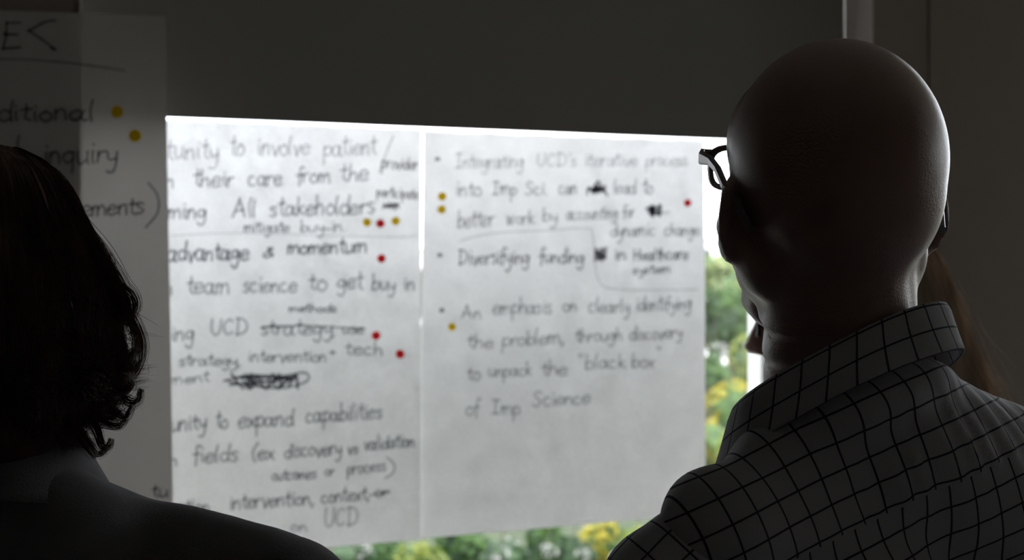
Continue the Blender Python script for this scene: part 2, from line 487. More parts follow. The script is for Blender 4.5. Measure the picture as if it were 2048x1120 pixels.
def bullet(sh, x, y):
    sh.ribbons([[Vector((x - 2.5, y)), Vector((x, y + .5)), Vector((x + 2.5, y))]], 7.5, 'dark', 'bullet_point')
for b in ((874, 318), (879, 510), (883, 620)): bullet(rgt, *b)
rgt.words([('Integrating', 910, 1046, 336, 15, 334), ("UCD's", 1072, 1152, 333, 14), ('iterative', 1168, 1272, 332, 14), ('process', 1288, 1372, 332, 14)], 'faint', 4)
rgt.words([('into', 910, 962, 391, 16), ('Imp', 984, 1032, 389, 15), ('Sci.', 1048, 1094, 389, 14), ('can', 1116, 1152, 388, 15), ('lead', 1224, 1268, 388, 16), ('to', 1282, 1304, 388, 16)], 'soft', 3.8)
rgt.scribble(1172, 1212, 372, 387, 16, 'bold', 3.4)
rgt.line([(1185, 380), (1194, 362), (1202, 378), (1213, 391)], 'bold', 3.4, 'crossed_out_word')
rgt.words([('better', 914, 988, 456, 17, 450), ('work', 1010, 1068, 448, 15), ('by', 1084, 1114, 443, 15), ('accounting', 1130, 1232, 440, 14, 436), ('for', 1242, 1266, 434, 13)], 'soft', 3.6)
rgt.scribble(1284, 1322, 410, 432, 12, 'bold', 3.4)
rgt.line([(1312, 428), (1335, 424)], 'soft', 3)
rgt.words([('dynamic', 1218, 1308, 474, 14, 470), ('change', 1326, 1396, 471, 14)], 'soft', 3.6)
rgt.line([(920, 482), (950, 473), (1000, 465), (1090, 461), (1172, 456), (1182, 464), (1186, 500), (1190, 545), (1204, 572), (1240, 579), (1310, 580), (1392, 579)], 'faint', 3)
rgt.words([('Diversifying', 916, 1058, 530, 17, 526), ('funding', 1076, 1166, 526, 15), ('in', 1224, 1250, 520, 13), ('Healthcare', 1264, 1374, 521, 13, 518)], 'mid', 3.6)
rgt.scribble(1187, 1210, 497, 522, 10, 'dark', 3.6)
rgt.words([('system', 1262, 1338, 548, 9, 545)], 'mid', 3.2)
rgt.words([('An', 922, 962, 636, 13), ('emphasis', 984, 1102, 628, 16, 626), ('on', 1122, 1152, 622, 14), ('clearly', 1174, 1256, 624, 15), ('identifying', 1268, 1380, 622, 15, 618)], 'soft', 3.8)
rgt.words([('the', 934, 986, 696, 15), ('problem,', 1002, 1128, 692, 15, 686), ('through', 1148, 1242, 684, 14, 680), ('discovery', 1256, 1362, 680, 14, 674)], 'soft', 3.8)
rgt.words([('to', 932, 960, 760, 15), ('unpack', 976, 1062, 754, 14, 750), ('the', 1080, 1132, 750, 15), ('"', 1152, 1162, 738, 14), ('black', 1168, 1248, 738, 15, 734), ('box', 1260, 1306, 735, 15), ('"', 1308, 1318, 722, 14)], 'soft', 3.8)
rgt.words([('of', 930, 958, 830, 17), ('Imp', 982, 1038, 828, 16), ('Science', 1062, 1178, 812, 15, 806)], 'soft', 3.8)

lft.words([('E', 0, 46, 98, 29), ('<', 52, 114, 101, 33)], 'dark', 4)
lft.line([(-4, 118), (80, 121), (170, 130), (248, 141)], 'mid', 3)
lft.words([('ditional', -8, 190, 243, 21, 241)], 'dark', 4)
lft.words([('l', 30, 46, 303, 16), ('inquiry', 84, 236, 328, 24, 326)], 'dark', 4)
lft.words([('ements', 160, 288, 433, 20, 428)], 'dark', 4)
lft.line([(296, 366), (314, 392), (314, 425), (290, 455)], 'dark', 3.6)
lft.words([('tu', 300, 334, 992, 14)], 'dark', 3.6)

M['dot_yellow'] = sheet_mat('sticker_yellow', (0.75, 0.52, 0.02), (0.9, 0.62, 0.01), 0.45)
M['dot_red'] = sheet_mat('sticker_red', (0.65, 0.03, 0.03), (0.85, 0.03, 0.05), 0.35)
M['dot_gold'] = sheet_mat('sticker_gold', (0.75, 0.55, 0.03), (0.95, 0.68, 0.01), 0.45)
DOTS = [(lft, 233, 224, 12.5, 'dot_yellow', 'yellow dot sticker right of the word ending ditional on the grey sheet'),
        (lft, 269, 272, 12.5, 'dot_yellow', 'yellow dot sticker above the word inquiry on the grey sheet'),
        (mid, 732, 445, 8.5, 'dot_yellow', 'yellow dot sticker, leftmost of three in a row under stakeholders'),
        (mid, 759, 447, 8.5, 'dot_red', 'red dot sticker between two yellow ones under stakeholders'),
        (mid, 790, 442, 8.5, 'dot_yellow', 'yellow dot sticker, rightmost of three in a row under stakeholders'),
        (mid, 761, 517, 8.5, 'dot_red', 'red dot sticker beside the word momentum'),
        (mid, 750, 671, 8.8, 'dot_red', 'red dot sticker after the struck-out word strategy'),
        (mid, 798, 708, 8.8, 'dot_red', 'red dot sticker to the right of the word tech'),
        (rgt, 883, 393, 8.5, 'dot_yellow', 'upper yellow dot sticker of the pair left of the words into and better'),
        (rgt, 882, 419, 8.5, 'dot_yellow', 'lower yellow dot sticker of the pair left of the words into and better'),
        (rgt, 1372, 406, 7.5, 'dot_red', 'red dot sticker near the upper edge of the sheet beside the bald person'),
        (rgt, 903, 654, 8.0, 'dot_yellow', 'single yellow dot sticker beside the words the problem')]
for sh, px, py, r, mt, lab in DOTS:
    vs = [sh.pt(px, py, .0016)] + [sh.pt(px + r * math.cos(a * math.pi / 14), py + r * math.sin(a * math.pi / 14), .0016) for a in range(28)]
    fs = [(0, 1 + (a + 1) % 28, 1 + a) for a in range(28)]
    o = link('dot_sticker', mesh(vs, fs), M[mt])
    tag(o, lab, 'sticker', 'dot stickers on the paper sheets')

# ------------------------------------------------------------------ figure tools
def add_prims(bm, prims):
    for p in prims:
        if p[0] == 'e':          # ellipsoid: matrix, radii
            _, mtx, r = p
            bmesh.ops.create_icosphere(bm, subdivisions=4, radius=1, matrix=mtx @ Matrix.Diagonal((*r, 1)))
        else:                    # tapered capsule
            _, a, b, r0, r1 = p
            a, b = Vector(a), Vector(b)
            d = b - a; L = d.length
            q = d.to_track_quat('Z', 'Y').to_matrix().to_4x4()
            seg, rings = 24, []
            for k in range(7):
                t = math.pi / 2 * k / 6
                rings.append((-r0 * math.cos(t), r0 * math.sin(t)))
            for k in range(7):
                t = math.pi / 2 * k / 6
                rings.append((L + r1 * math.sin(t), r1 * math.cos(t)))
            mt = Matrix.Translation(a) @ q
            vv = []
            for z, r in rings:
                vv.append([bm.verts.new(mt @ Vector((max(r, 1e-5) * math.cos(2 * math.pi * s / seg), max(r, 1e-5) * math.sin(2 * math.pi * s / seg), z))) for s in range(seg)])
            for i in range(len(vv) - 1):
                for s in range(seg):
                    bm.faces.new((vv[i][s], vv[i][(s + 1) % seg], vv[i + 1][(s + 1) % seg], vv[i + 1][s]))
            bm.faces.new(list(reversed(vv[0]))); bm.faces.new(vv[-1])

def displace(out, disp):
    nv = len(out.vertices)
    co = np.empty(nv * 3); out.vertices.foreach_get('co', co); co = co.reshape(-1, 3)
    no = np.empty(nv * 3); out.vertex_normals.foreach_get('vector', no); no = no.reshape(-1, 3)
    new = np.array([tuple(disp(Vector(c), Vector(q))) for c, q in zip(co, no)])
    out.vertices.foreach_set('co', new.ravel())
    out.update()

def union(prims, voxel=.005, smooth=6, disp=None):
    bm = bmesh.new()
    add_prims(bm, prims)
    me = bpy.data.meshes.new('tmp'); bm.to_mesh(me); bm.free()
    o = bpy.data.objects.new('tmp', me); COL.objects.link(o)
    m = o.modifiers.new('r', 'REMESH'); m.mode = 'VOXEL'; m.voxel_size = voxel; m.use_smooth_shade = True
    if smooth:
        s = o.modifiers.new('s', 'SMOOTH'); s.factor = .5; s.iterations = smooth
    dg = bpy.context.evaluated_depsgraph_get()
    out = bpy.data.meshes.new_from_object(o.evaluated_get(dg))
    bpy.data.objects.remove(o); bpy.data.meshes.remove(me)
    if disp:
        displace(out, disp)
    return out

def frame(origin, yaw, pitch=0, roll=0):
    """local x right, y forward, z up; yaw turns left from the view direction, pitch raises the chin, roll leans to the right"""
    base = Matrix(((RT.x, FW.x, 0, 0), (RT.y, FW.y, 0, 0), (0, 0, 1, 0), (0, 0, 0, 1)))
    return Matrix.Translation(origin) @ base @ Matrix.Rotation(math.radians(yaw), 4, 'Z') @ Matrix.Rotation(math.radians(roll), 4, 'Y') @ Matrix.Rotation(math.radians(pitch), 4, 'X')

def ell(mt, c, r, rot=None):
    m = mt @ Matrix.Translation(c)
    if rot is not None: m = m @ rot
    return ('e', m, r)

def head_prims(H, s=1.0, female=False):
    T = lambda v: H @ (Vector(v) * s)
    R = Matrix.Rotation
    k = lambda c, r, rot=None: ell(H, Vector(c) * s, [q * s for q in r], rot)
    c = lambda a, b, r0, r1: ('c', T(a), T(b), r0 * s, r1 * s)
    pr = [k((0, -.018, .046), (.0738, .094, .085)),
          k((0, -.045, .030), (.066, .066, .074)),
          k((0, .030, .050), (.064, .064, .062)),
          k((0, .038, -.012), (.060, .058, .050)),
          k((0, .034, -.036), (.055, .052, .035)),
          k((-.043, .006, -.034), (.017, .032, .030)), k((.043, .006, -.034), (.017, .032, .030)),
          k((-.051, -.022, -.020), (.018, .030, .034)), k((.051, -.022, -.020), (.018, .030, .034)),
          k((0, .074, -.086), (.026, .022, .018)),
          c((-.042, .008, -.040), (-.020, .078, -.080), .012, .012),
          c((.042, .008, -.040), (.020, .078, -.080), .012, .012),
          c((-.034, .082, .028), (.034, .082, .028), .013, .013),
          c((0, .094, .022), (0, .114, -.022), .008, .0105),
          c((-.010, .103, -.026), (.010, .103, -.026), .008, .008),
          c((-.018, .090, -.052), (.018, .090, -.052), .0065, .0065),
          c((-.014, .090, -.061), (.014, .090, -.061), .0065, .0065),
          k((-.036, .070, -.020), (.022, .022, .020)), k((.036, .070, -.020), (.022, .022, .020)),
          k((0, .082, -.055), (.026, .014, .022))]
    for sg in (-1, 1):
        rot = R(sg * .62, 4, 'Z') @ R(.15, 4, 'X')
        pr += [k((sg * .0740, -.014, .001), (.0065, .0200, .0265), rot),
               c((sg * .0810, -.024, .014), (sg * .0815, -.022, -.006), .0045, .0042),
               c((sg * .0765, -.006, .024), (sg * .0810, -.024, .014), .0045, .0045),
               c((sg * .0810, -.022, -.006), (sg * .0735, -.006, -.020), .0044, .006),
               k((sg * .0725, -.010, -.0225), (.0065, .010, .009))]
    return pr

def neck_prims(H, base, s=1.0, r=.056):
    T = lambda v: H @ (Vector(v) * s)
    return [('c', T((0, -.035, -.01)), base, r * .98, r * 1.06),
            ('c', T((0, -.062, .0)), base + (T((0, -.02, 0)) - T((0, 0, 0))), r * .62, r * .9),
            ('c', T((-.045, -.02, -.03)), base + (T((-.012, .05, -.03)) - T((0, 0, 0))), .014, .013),
            ('c', T((.045, -.02, -.03)), base + (T((.012, .05, -.03)) - T((0, 0, 0))), .014, .013)]

def head_disp(H, s=1.0):
    inv = H.inverted()
    def f(co, n):
        q = (inv @ co) / s
        if abs(q.x) < .1 and -.14 < q.y < .14 and -.13 < q.z < .14:
            d = 0
            for sx in (-1, 1):
                d -= .011 * math.exp(-(((q.x - sx * .031) / .014) ** 2 + ((q.z - .008) / .010) ** 2 + ((q.y - .09) / .03) ** 2))
                # hollow of the ear
                d -= .004 * math.exp(-(((q.x - sx * .088) / .006) ** 2 + ((q.z - .004) / .012) ** 2 + ((q.y + .004) / .009) ** 2))
            d -= .002 * math.exp(-((q.z + .0565) / .002) ** 2 - (q.x / .022) ** 2 - ((q.y - .097) / .02) ** 2)
            if d: return co + n * d * s
        return co
    return f

def hand_prims(w, d, side, palm_n):
    """w wrist point, d pointing direction, side = towards thumb, palm_n = palm facing"""
    d = d.normalized(); side = (side - d * side.dot(d)).normalized(); pn = d.cross(side) * (1 if d.cross(side).dot(palm_n) > 0 else -1)
    pr = []
    for k, (o, ln) in enumerate(((.028, .072), (.010, .080), (-.009, .075), (-.027, .058))):
        kn = w + d * (.088 - abs(k - 1) * .003) + side * o
        pr.append(('c', w + d * .01 + side * o * .6, kn, .014, .0105))
        p0, dd = kn, d.copy()
        for j, fr in enumerate((.45, .32, .23)):
            dd = (dd + pn * (.28 + .1 * j)).normalized()
            p1 = p0 + dd * ln * fr
            pr.append(('c', p0, p1, .0088 - j * .0009, .0082 - j * .0009))
            p0 = p1
    t0 = w + d * .025 + side * .022
    t1 = t0 + (d * .6 + side * .7 + pn * .3).normalized() * .042
    t2 = t1 + (d * .9 + side * .25 + pn * .3).normalized() * .030
    t3 = t2 + (d * .95 + pn * .35).normalized() * .024
    pr += [('c', w + d * .01 + side * .008, t0, .014, .015), ('c', t0, t1, .015, .011), ('c', t1, t2, .0105, .0095), ('c', t2, t3, .0095, .008)]
    return pr

def body_frame_prims(J, s=1.0, torso=1.0, inflate=0.0, arms=True, legs=False):
    i = inflate
    B = J['B']
    pr = []
    sh = (J['sl'] + J['sr']) / 2
    hip = (J['hl'] + J['hr']) / 2
    up = (sh - hip).normalized()
    pr += [ell(J['Bm'], J['chest'], (.150 * torso + i, .100 * torso + i, .19 + i)),
           ell(J['Bm'], J['belly'], (.135 * torso + i, .095 * torso + i, .20 + i)),
           ('c', J['sl'], J['sr'], .050 * s + i, .050 * s + i),
           ('c', J['nb'], J['sl'], .050 * s + i, .042 * s + i), ('c', J['nb'], J['sr'], .050 * s + i, .042 * s + i)]
    return pr

M['skin'] = pmat('skin', (0.28, 0.165, 0.145), 0.42, spec=0.7, noise_scale=25, noise_amt=0.12, bump=0.30, bump_scale=600, coat=0.22, sss=0.0)
M['skin_pale'] = pmat('skin_pale', (0.5, 0.33, 0.27), 0.42, noise_scale=25, noise_amt=0.1)
M['eye'] = pmat('eye_white', (0.8, 0.78, 0.75), 0.2)
M['iris'] = pmat('eye_iris', (0.06, 0.04, 0.03), 0.2)
M['black_plastic'] = pmat('black_plastic', (0.03, 0.03, 0.035), 0.3)
M['grey_metal'] = pmat('brushed_grey_metal', (0.20, 0.19, 0.19), 0.32, metal=0.75)
M['trousers'] = pmat('trouser_cloth', (0.04, 0.045, 0.06), 0.9, bump=0.3)
M['shoe'] = pmat('shoe_leather', (0.03, 0.02, 0.015), 0.4)
M['jacket'] = pmat('jacket_cloth', (0.16, 0.16, 0.17), 0.92, spec=0.15, bump=0.4, bump_scale=500)
M['sweater'] = pmat('sweater_knit', (0.10, 0.09, 0.10), 0.95, bump=0.4)

def add_eyes(H, parent, s=1.0):
    for sx in (-1, 1):
        bm = bmesh.new()
        bmesh.ops.create_uvsphere(bm, u_segments=20, v_segments=12, radius=.0115 * s, matrix=H @ Matrix.Translation(Vector((sx * .031, .070, .008)) * s))
        me = bpy.data.meshes.new('eye'); bm.to_mesh(me); bm.free()
        e = link('eye', me, M['eye'], parent, True)
        bm = bmesh.new()
        bmesh.ops.create_uvsphere(bm, u_segments=16, v_segments=8, radius=.0055 * s, matrix=H @ Matrix.Translation(Vector((sx * .031, .0778, .008)) * s) @ Matrix.Diagonal((1, .8, 1, 1)))
        me = bpy.data.meshes.new('iris'); bm.to_mesh(me); bm.free()
        link('iris', me, M['iris'], e, True)

def bar_path(name, pts, w, h, mat, parent, up, taper=None):
    """rectangular section bar along points; w across, h along up"""
    n = len(pts); vs = []; fs = []
    for i, p in enumerate(pts):
        d = (pts[min(i + 1, n - 1)] - pts[max(i - 1, 0)]).normalized()
        s = d.cross(up).normalized(); u = s.cross(d).normalized()
        hw = w / 2; hh = h / 2 * (taper[i] if taper else 1)
        c = .35
        for a, b in ((-1, -1 + c), (-1 + c, -1), (1 - c, -1), (1, -1 + c), (1, 1 - c), (1 - c, 1), (-1 + c, 1), (-1, 1 - c)):
            vs.append(p + s * hw * a + u * hh * b)
    for i in range(n - 1):
        for k in range(8):
            a = i * 8 + k; b = i * 8 + (k + 1) % 8
            fs.append((a, b, b + 8, a + 8))
    fs.append(tuple(range(7, -1, -1))); fs.append(tuple((n - 1) * 8 + k for k in range(8)))
    return link(name, mesh(vs, fs), mat, parent)

def glasses(H, label, fmat, tmat, lw=.050, lh=.036, s=1.0, tw=.0035, th=.007, drop=0.0, fth=.004, gw=.0345):
    g = empty('eyeglasses', H @ (Vector((0, .1, .0)) * s))
    tag(g, label, 'glasses')
    T = lambda v: H @ (Vector(v) * s)
    n = 40
    up = (H.to_3x3() @ Vector((0, 0, 1))).normalized()
    for sx in (-1, 1):
        outer, inner = [], []
        cx, cz = sx * gw, .004 + drop
        for k in range(n):
            a = 2 * math.pi * k / n
            e = 4.0
            ca, sa = math.cos(a), math.sin(a)
            rr = (abs(ca) ** e + abs(sa) ** e) ** (-1 / e)
            nar = 1 - .10 * (sa < 0) * abs(sa)
            outer.append((cx + rr * ca * lw / 2 * nar, cz + rr * sa * lh / 2))
            inner.append((cx + rr * ca * (lw / 2 - fth) * nar, cz + rr * sa * (lh / 2 - fth)))
        y = lambda x: .104 - 3.0 * x * x
        vs = []
        for off in (-.0022, .0022):
            for (x, z) in outer: vs.append(T((x, y(x) + off, z)))
            for (x, z) in inner: vs.append(T((x, y(x) + off, z)))
        fs = []
        for k in range(n):
            k2 = (k + 1) % n
            fs += [(k, k2, n + k2, n + k), (2 * n + k, 3 * n + k, 3 * n + k2, 2 * n + k2), (k, 2 * n + k, 2 * n + k2, k2), (n + k, n + k2, 3 * n + k2, 3 * n + k)]
        link('rim', mesh(vs, fs), fmat, g)
        vs = [T((cx, y(cx), cz))] + [T((x, y(x), z)) for x, z in inner]
        link('lens', mesh(vs, [(0, 1 + k, 1 + (k + 1) % n) for k in range(n)]), M['lens'], g)
        pts = [T(v) for v in ((sx * (gw + .0235), .096, .013 + drop), (sx * (gw + .0325), .090, .014 + drop), (sx * (gw + .0355), .082, .014 + drop), (sx * (gw + .0375), .05, .016 + drop), (sx * .0765, .015, .024 + drop * .5), (sx * .0775, -.008, .024), (sx * .0760, -.022, .020), (sx * .0730, -.036, .012), (sx * .0690, -.050, .001))]
        bar_path('temple', pts, tw, th, tmat, g, up, [1.3, 1.35, 1.2, .8, .65, .7, .9, 1.0, .9])
    bar_path('bridge', [T((-.0105, .1035, .008 + drop)), T((0, .106, .0105 + drop)), T((.0105, .1035, .008 + drop))], .0035, .005, fmat, g, up)
    return g

def legs_prims(hl, hr, kl, kr, al, ar, i=0.0):
    return [('c', hl, hr, .078 + i, .078 + i), ('c', hl, kl, .083 + i, .055 + i), ('c', hr, kr, .083 + i, .055 + i),
            ('c', kl, al, .055 + i, .038 + i), ('c', kr, ar, .055 + i, .038 + i),
            ('c', hl + Vector((0, 0, .1)), hr + Vector((0, 0, .1)), .066 + i, .066 + i)]

def shoes(al, ar, fwd, parent):
    for a in (al, ar):
        heel = Vector((a.x, a.y, .042)) - fwd * .045
        toe = Vector((a.x, a.y, .036)) + fwd * .16
        bmp = [('c', heel, toe, .040, .034), ('c', Vector((a.x, a.y, .10)), Vector((a.x, a.y, .05)), .040, .042)]
        def d(co, n):
            return Vector((co.x, co.y, max(co.z, .002)))
        link('shoe', union(bmp, .007, 4, d), M['shoe'], parent, True)

# ------------------------------------------------------------------ the bald man
MH = frame(P(1645, 436, 1.09), 9, 12, 0)
mn = CAM.z
m_nb = P(1682, 800, 1.10)
m_sl, m_sr = P(1452, 1050, 1.00), P(2120, 1010, 1.20)
BY = 33.0
Bm = frame((m_sl + m_sr) / 2, BY, 0, 0)
bR = (Bm.to_3x3() @ Vector((1, 0, 0))); bF = (Bm.to_3x3() @ Vector((0, 1, 0)))
hipc = (m_sl + m_sr) / 2 + bR * .015 + bF * .055; hipc.z = .93
m_hl, m_hr = hipc - bR * .09, hipc + bR * .09
m_kl, m_kr = m_hl - bR * .01 + bF * .02, m_hr + bR * .01 + bF * .02
m_kl.z = m_kr.z = .50
m_al, m_ar = m_kl.copy() - bR * .01, m_kr.copy() + bR * .01
m_al.z = m_ar.z = .09
m_el = P(1350, 1200, 1.00) + Vector((0, 0, -.16)) - RT * .015
m_wl = m_el + bF * .20 + bR * .12 + UP * .02
m_er = m_sr + bR * .06 + Vector((0, 0, -.28)) - bF * .02
m_wr = m_er + bF * .20 - bR * .10 + UP * .03
man = empty('person', Vector((hipc.x, hipc.y, 0)))
tag(man, 'bald person in a checked shirt seen from behind, looking at the sheets on the window', 'person')
chest_c = (m_sl + m_sr) / 2
pr = head_prims(MH, 1.0) + neck_prims(MH, m_nb, 1.0, .0535)
pr += [('c', m_nb, m_sl - UP * .03, .045, .025), ('c', m_nb, m_sr - UP * .03, .045, .03), ('c', m_sl - UP * .03, m_sr - UP * .03, .03, .03),
       ell(Bm, (0, .06, -.20), (.09, .05, .16)), ('c', hipc, chest_c + Vector((0, 0, -.2)) + bF * .05, .07, .06),
       ('c', m_sl, P(1360, 1210, 1.0), .032, .036), ('c', P(1360, 1210, 1.0), m_el, .036, .036), ('c', m_el, m_wl, .035, .024), ('c', m_sr, m_er, .042, .036), ('c', m_er, m_wr, .035, .024)]
pr += hand_prims(m_wl, bF * .3 + bR, UP, -bF) + hand_prims(m_wr, bF * .3 - bR, UP, -bF)
pr += legs_prims(m_hl, m_hr, m_kl, m_kr, m_al, m_ar)
pr += [('c', m_al, m_al - UP * .04 + bF * .14, .03, .02), ('c', m_ar, m_ar - UP * .04 + bF * .14, .03, .02)]
hd = head_disp(MH)
def man_disp(co, n):
    co = hd(co, n)
    q = MH.inverted() @ co
    # creases at the nape
    if -.14 < q.z < -.02 and q.y < .02:
        for z0 in (-.085, -.108):
            zz = z0 + .010 * math.cos(q.x * 28)
            co = co + n * (-.0022 * math.exp(-((q.z - zz) / .0035) ** 2) + .0012 * math.exp(-((q.z - zz - .008) / .006) ** 2))
    return co
link('body', union(pr, .0045, 5, man_disp), M['skin'], man, True)
add_eyes(MH, man)
glasses(MH, 'grey rectangular eyeglasses worn by the bald person', M['grey_metal'], M['grey_metal'], s=1.0, tw=.0045, th=.0085, drop=.0175, gw=.034, lw=.053)

# checked shirt
def check_mat(name, cell=.0190, line=.075, shift=True):
    m, t, p = new_mat(name)
    L = t.links.new
    uv = t.nodes.new('ShaderNodeUVMap'); uv.uv_map = 'UVMap'
    sp = t.nodes.new('ShaderNodeSeparateXYZ'); L(uv.outputs[0], sp.inputs[0])
    def mth(op, a, b=None, c=None):
        x = t.nodes.new('ShaderNodeMath'); x.operation = op
        for i, v in enumerate((a, b, c)):
            if v is None: continue
            if isinstance(v, (int, float)): x.inputs[i].default_value = v
            else: L(v, x.inputs[i])
        return x.outputs[0]
    u, v = sp.outputs[0], sp.outputs[1]
    if shift:
        below = mth('LESS_THAN', v, 0.006)
        u = mth('ADD', u, mth('MULTIPLY', below, cell * .45))
    def lines(c):
        f = mth('FRACT', mth('DIVIDE', c, cell))
        d = mth('ABSOLUTE', mth('SUBTRACT', f, 0.5))
        return mth('LESS_THAN', d, line / 2)
    ln = mth('MAXIMUM', lines(u), lines(v))
    nn = t.nodes.new('ShaderNodeTexNoise'); nn.inputs['Scale'].default_value = 500
    L(uv.outputs[0], nn.inputs['Vector'])
    r = t.nodes.new('ShaderNodeMixRGB'); r.inputs[1].default_value = (.40, .41, .44, 1); r.inputs[2].default_value = (.48, .49, .52, 1)
    L(nn.outputs['Fac'], r.inputs[0])
    mx = t.nodes.new('ShaderNodeMixRGB'); L(ln, mx.inputs[0]); L(r.outputs[0], mx.inputs[1]); mx.inputs[2].default_value = (.035, .037, .06, 1)
    L(mx.outputs[0], p.inputs['Base Color'])
    p.inputs['Roughness'].default_value = .85
    p.inputs['Specular IOR Level'].default_value = .2
    b = t.nodes.new('ShaderNodeBump'); b.inputs['Strength'].default_value = .25; b.inputs['Distance'].default_value = .001
    L(nn.outputs['Fac'], b.inputs['Height']); L(b.outputs[0], p.inputs['Normal'])
    return m
M['check'] = check_mat('checked_shirt_cotton')
M['check_plain'] = check_mat('checked_shirt_cotton_sleeve', shift=False)

def set_uv(me, fn):
    uv = me.uv_layers.new(name='UVMap')
    vals = np.empty(len(me.vertices) * 2)
    for i, c in enumerate([v.co.copy() for v in me.vertices]):
        vals[2 * i], vals[2 * i + 1] = fn(c, None)
    li = np.empty(len(me.loops), dtype=np.int64)
    me.loops.foreach_get('vertex_index', li)
    vals = vals.reshape(-1, 2)
    uv.data.foreach_set('uv', vals[li].ravel())

GR = frame(P(1700, 930, 1.02), 30, 0, 0)            # cloth grid frame, rolled with the leaning back
GRi = (frame(P(1900, 972, 1.02), 16, 0, 0) @ Matrix.Rotation(math.radians(-21), 4, 'Y')).inverted()
CN = Vector((.2345, 1.085, -.0775))
cn = Vector((-.4665, .36, 1)).normalized()
CNM = Matrix.Translation(C(CN.x - cn.x * .022, CN.y - cn.y * .03, CN.z - cn.z * .053)) @ (RT * cn.x + FW * cn.y + UP * cn.z).to_track_quat('Z', 'Y').to_matrix().to_4x4()
shirt_pr = [('e', CNM, (.085, .084, .034)),
            ('c', C(CN.x - cn.x * .06, CN.y, CN.z - .06), P(1740, 930, 1.12), .078, .080),
            ('c', P(1640, 905, 1.06), P(1480, 1052, 1.01), .055, .037),
            ('c', P(1560, 910, 1.13), P(1480, 1052, 1.03), .030, .037),
            ('c', P(1790, 880, 1.10), P(2115, 1036, 1.20), .062, .054),
            ('c', m_sl, m_sr, .045, .052),
            ('c', P(1770, 890, 1.08), P(1990, 985, 1.13), .068, .068),
            ell(Bm, (-.02, .045, -.14), (.172, .112, .17)),
            ell(Bm, (-.07, -.005, -.10), (.095, .070, .12)),
            ell(Bm, (.08, -.005, -.10), (.095, .070, .12)),
            ell(Bm, (0, .05, -.33), (.165, .118, .22)),
            ell(Bm, (.015, .055, -.50), (.186, .130, .13))]
def shirt_disp(co, n):
    q = GRi @ co
    w = noise.noise(Vector((q.x * 14 + 3, q.y * 9, q.z * 5))) * .0035 + noise.noise(Vector((q.x * 34, q.y * 20, q.z * 16))) * .0012
    # folds pulled between collar and shoulder
    for (a, b, wd, h) in FOLDS:
        ab = b - a; t = max(0, min(1, (co - a).dot(ab) / ab.length_squared)); d = (co - a - ab * t).length
        w += h * math.exp(-(d / wd) ** 2) * math.sin(math.pi * (.1 + .8 * t))
    vv = q.z + (q.y + .02) * .3 - .006
    ph = noise.noise(Vector((q.x * 25, 0, 7))) * 5
    pl = math.sin(q.x * 330 + ph + vv * 40) * math.exp(-((q.x - .005) / .075) ** 2)
    if vv < 0:
        w += -.0010 + .0009 * pl * math.exp(vv / .03)
    else:
        w += .0016 * pl * math.exp(-((vv - .012) / .045) ** 2)
    return co + n * w
FOLDS = [(P(1500, 870, .99), P(1660, 870, .99), .010, .009), (P(1590, 870, .98), P(1640, 810, .99), .008, .007),
         (P(1650, 860, .97), P(1830, 800, 1.0), .012, .004), (P(1740, 960, .95), P(1850, 840, 1.0), .012, .004)]
me = union(shirt_pr, .004, 30)
def shirt_uv(co, n):
    q = GRi @ co
    dy = q.y + .02
    return q.x + .0025 * noise.noise(q * 10), q.z + dy * .3 + .003 * noise.noise(q * 9 + Vector((5, 0, 0)))
set_uv(me, shirt_uv)
displace(me, shirt_disp)
shirt = link('shirt', me, M['check'], man, True)

def sleeve(a, e, w, ra, tag_seed, m=None):
    prs = [('c', a, e, ra, .052), ('c', e, w, .050, .036)]
    if m is not None:
        prs = [('c', a, m, ra, .053), ('c', m, e, .053, .048), ('c', e, w, .048, .036)]
    ax = (e - a).normalized()
    sd = ax.cross(FW).normalized()
    def d(co, n):
        return co + n * (noise.noise(co * 14 + Vector((tag_seed, 0, 0))) * .005 + noise.noise(co * 38) * .0015)
    me = union(prs, .0045, 5)
    def uvf(co, n):
        q = co - a
        x, y, z = q.dot(sd), q.dot(ax.cross(sd)), q.dot(ax)
        return math.atan2(x, -y if -y != 0 else 1e-6) * .055, z
    if m is not None:
        gi = (frame(P(1300, 1080, 1.0), -10) @ Matrix.Rotation(math.radians(-47), 4, 'Y')).inverted()
        def uvf(co, n):
            q = gi @ co
            return q.x + .25 * q.y, q.z + .2 * q.y
    set_uv(me, uvf)
    displace(me, d)
    return link('sleeve', me, M['check_plain'], shirt, True)
sleeve(P(1462, 1050, 1.02), m_el, m_wl, .037, 1, P(1350, 1200, 1.0))
sleeve(P(2125, 1005, 1.2), m_er, m_wr, .048, 5)

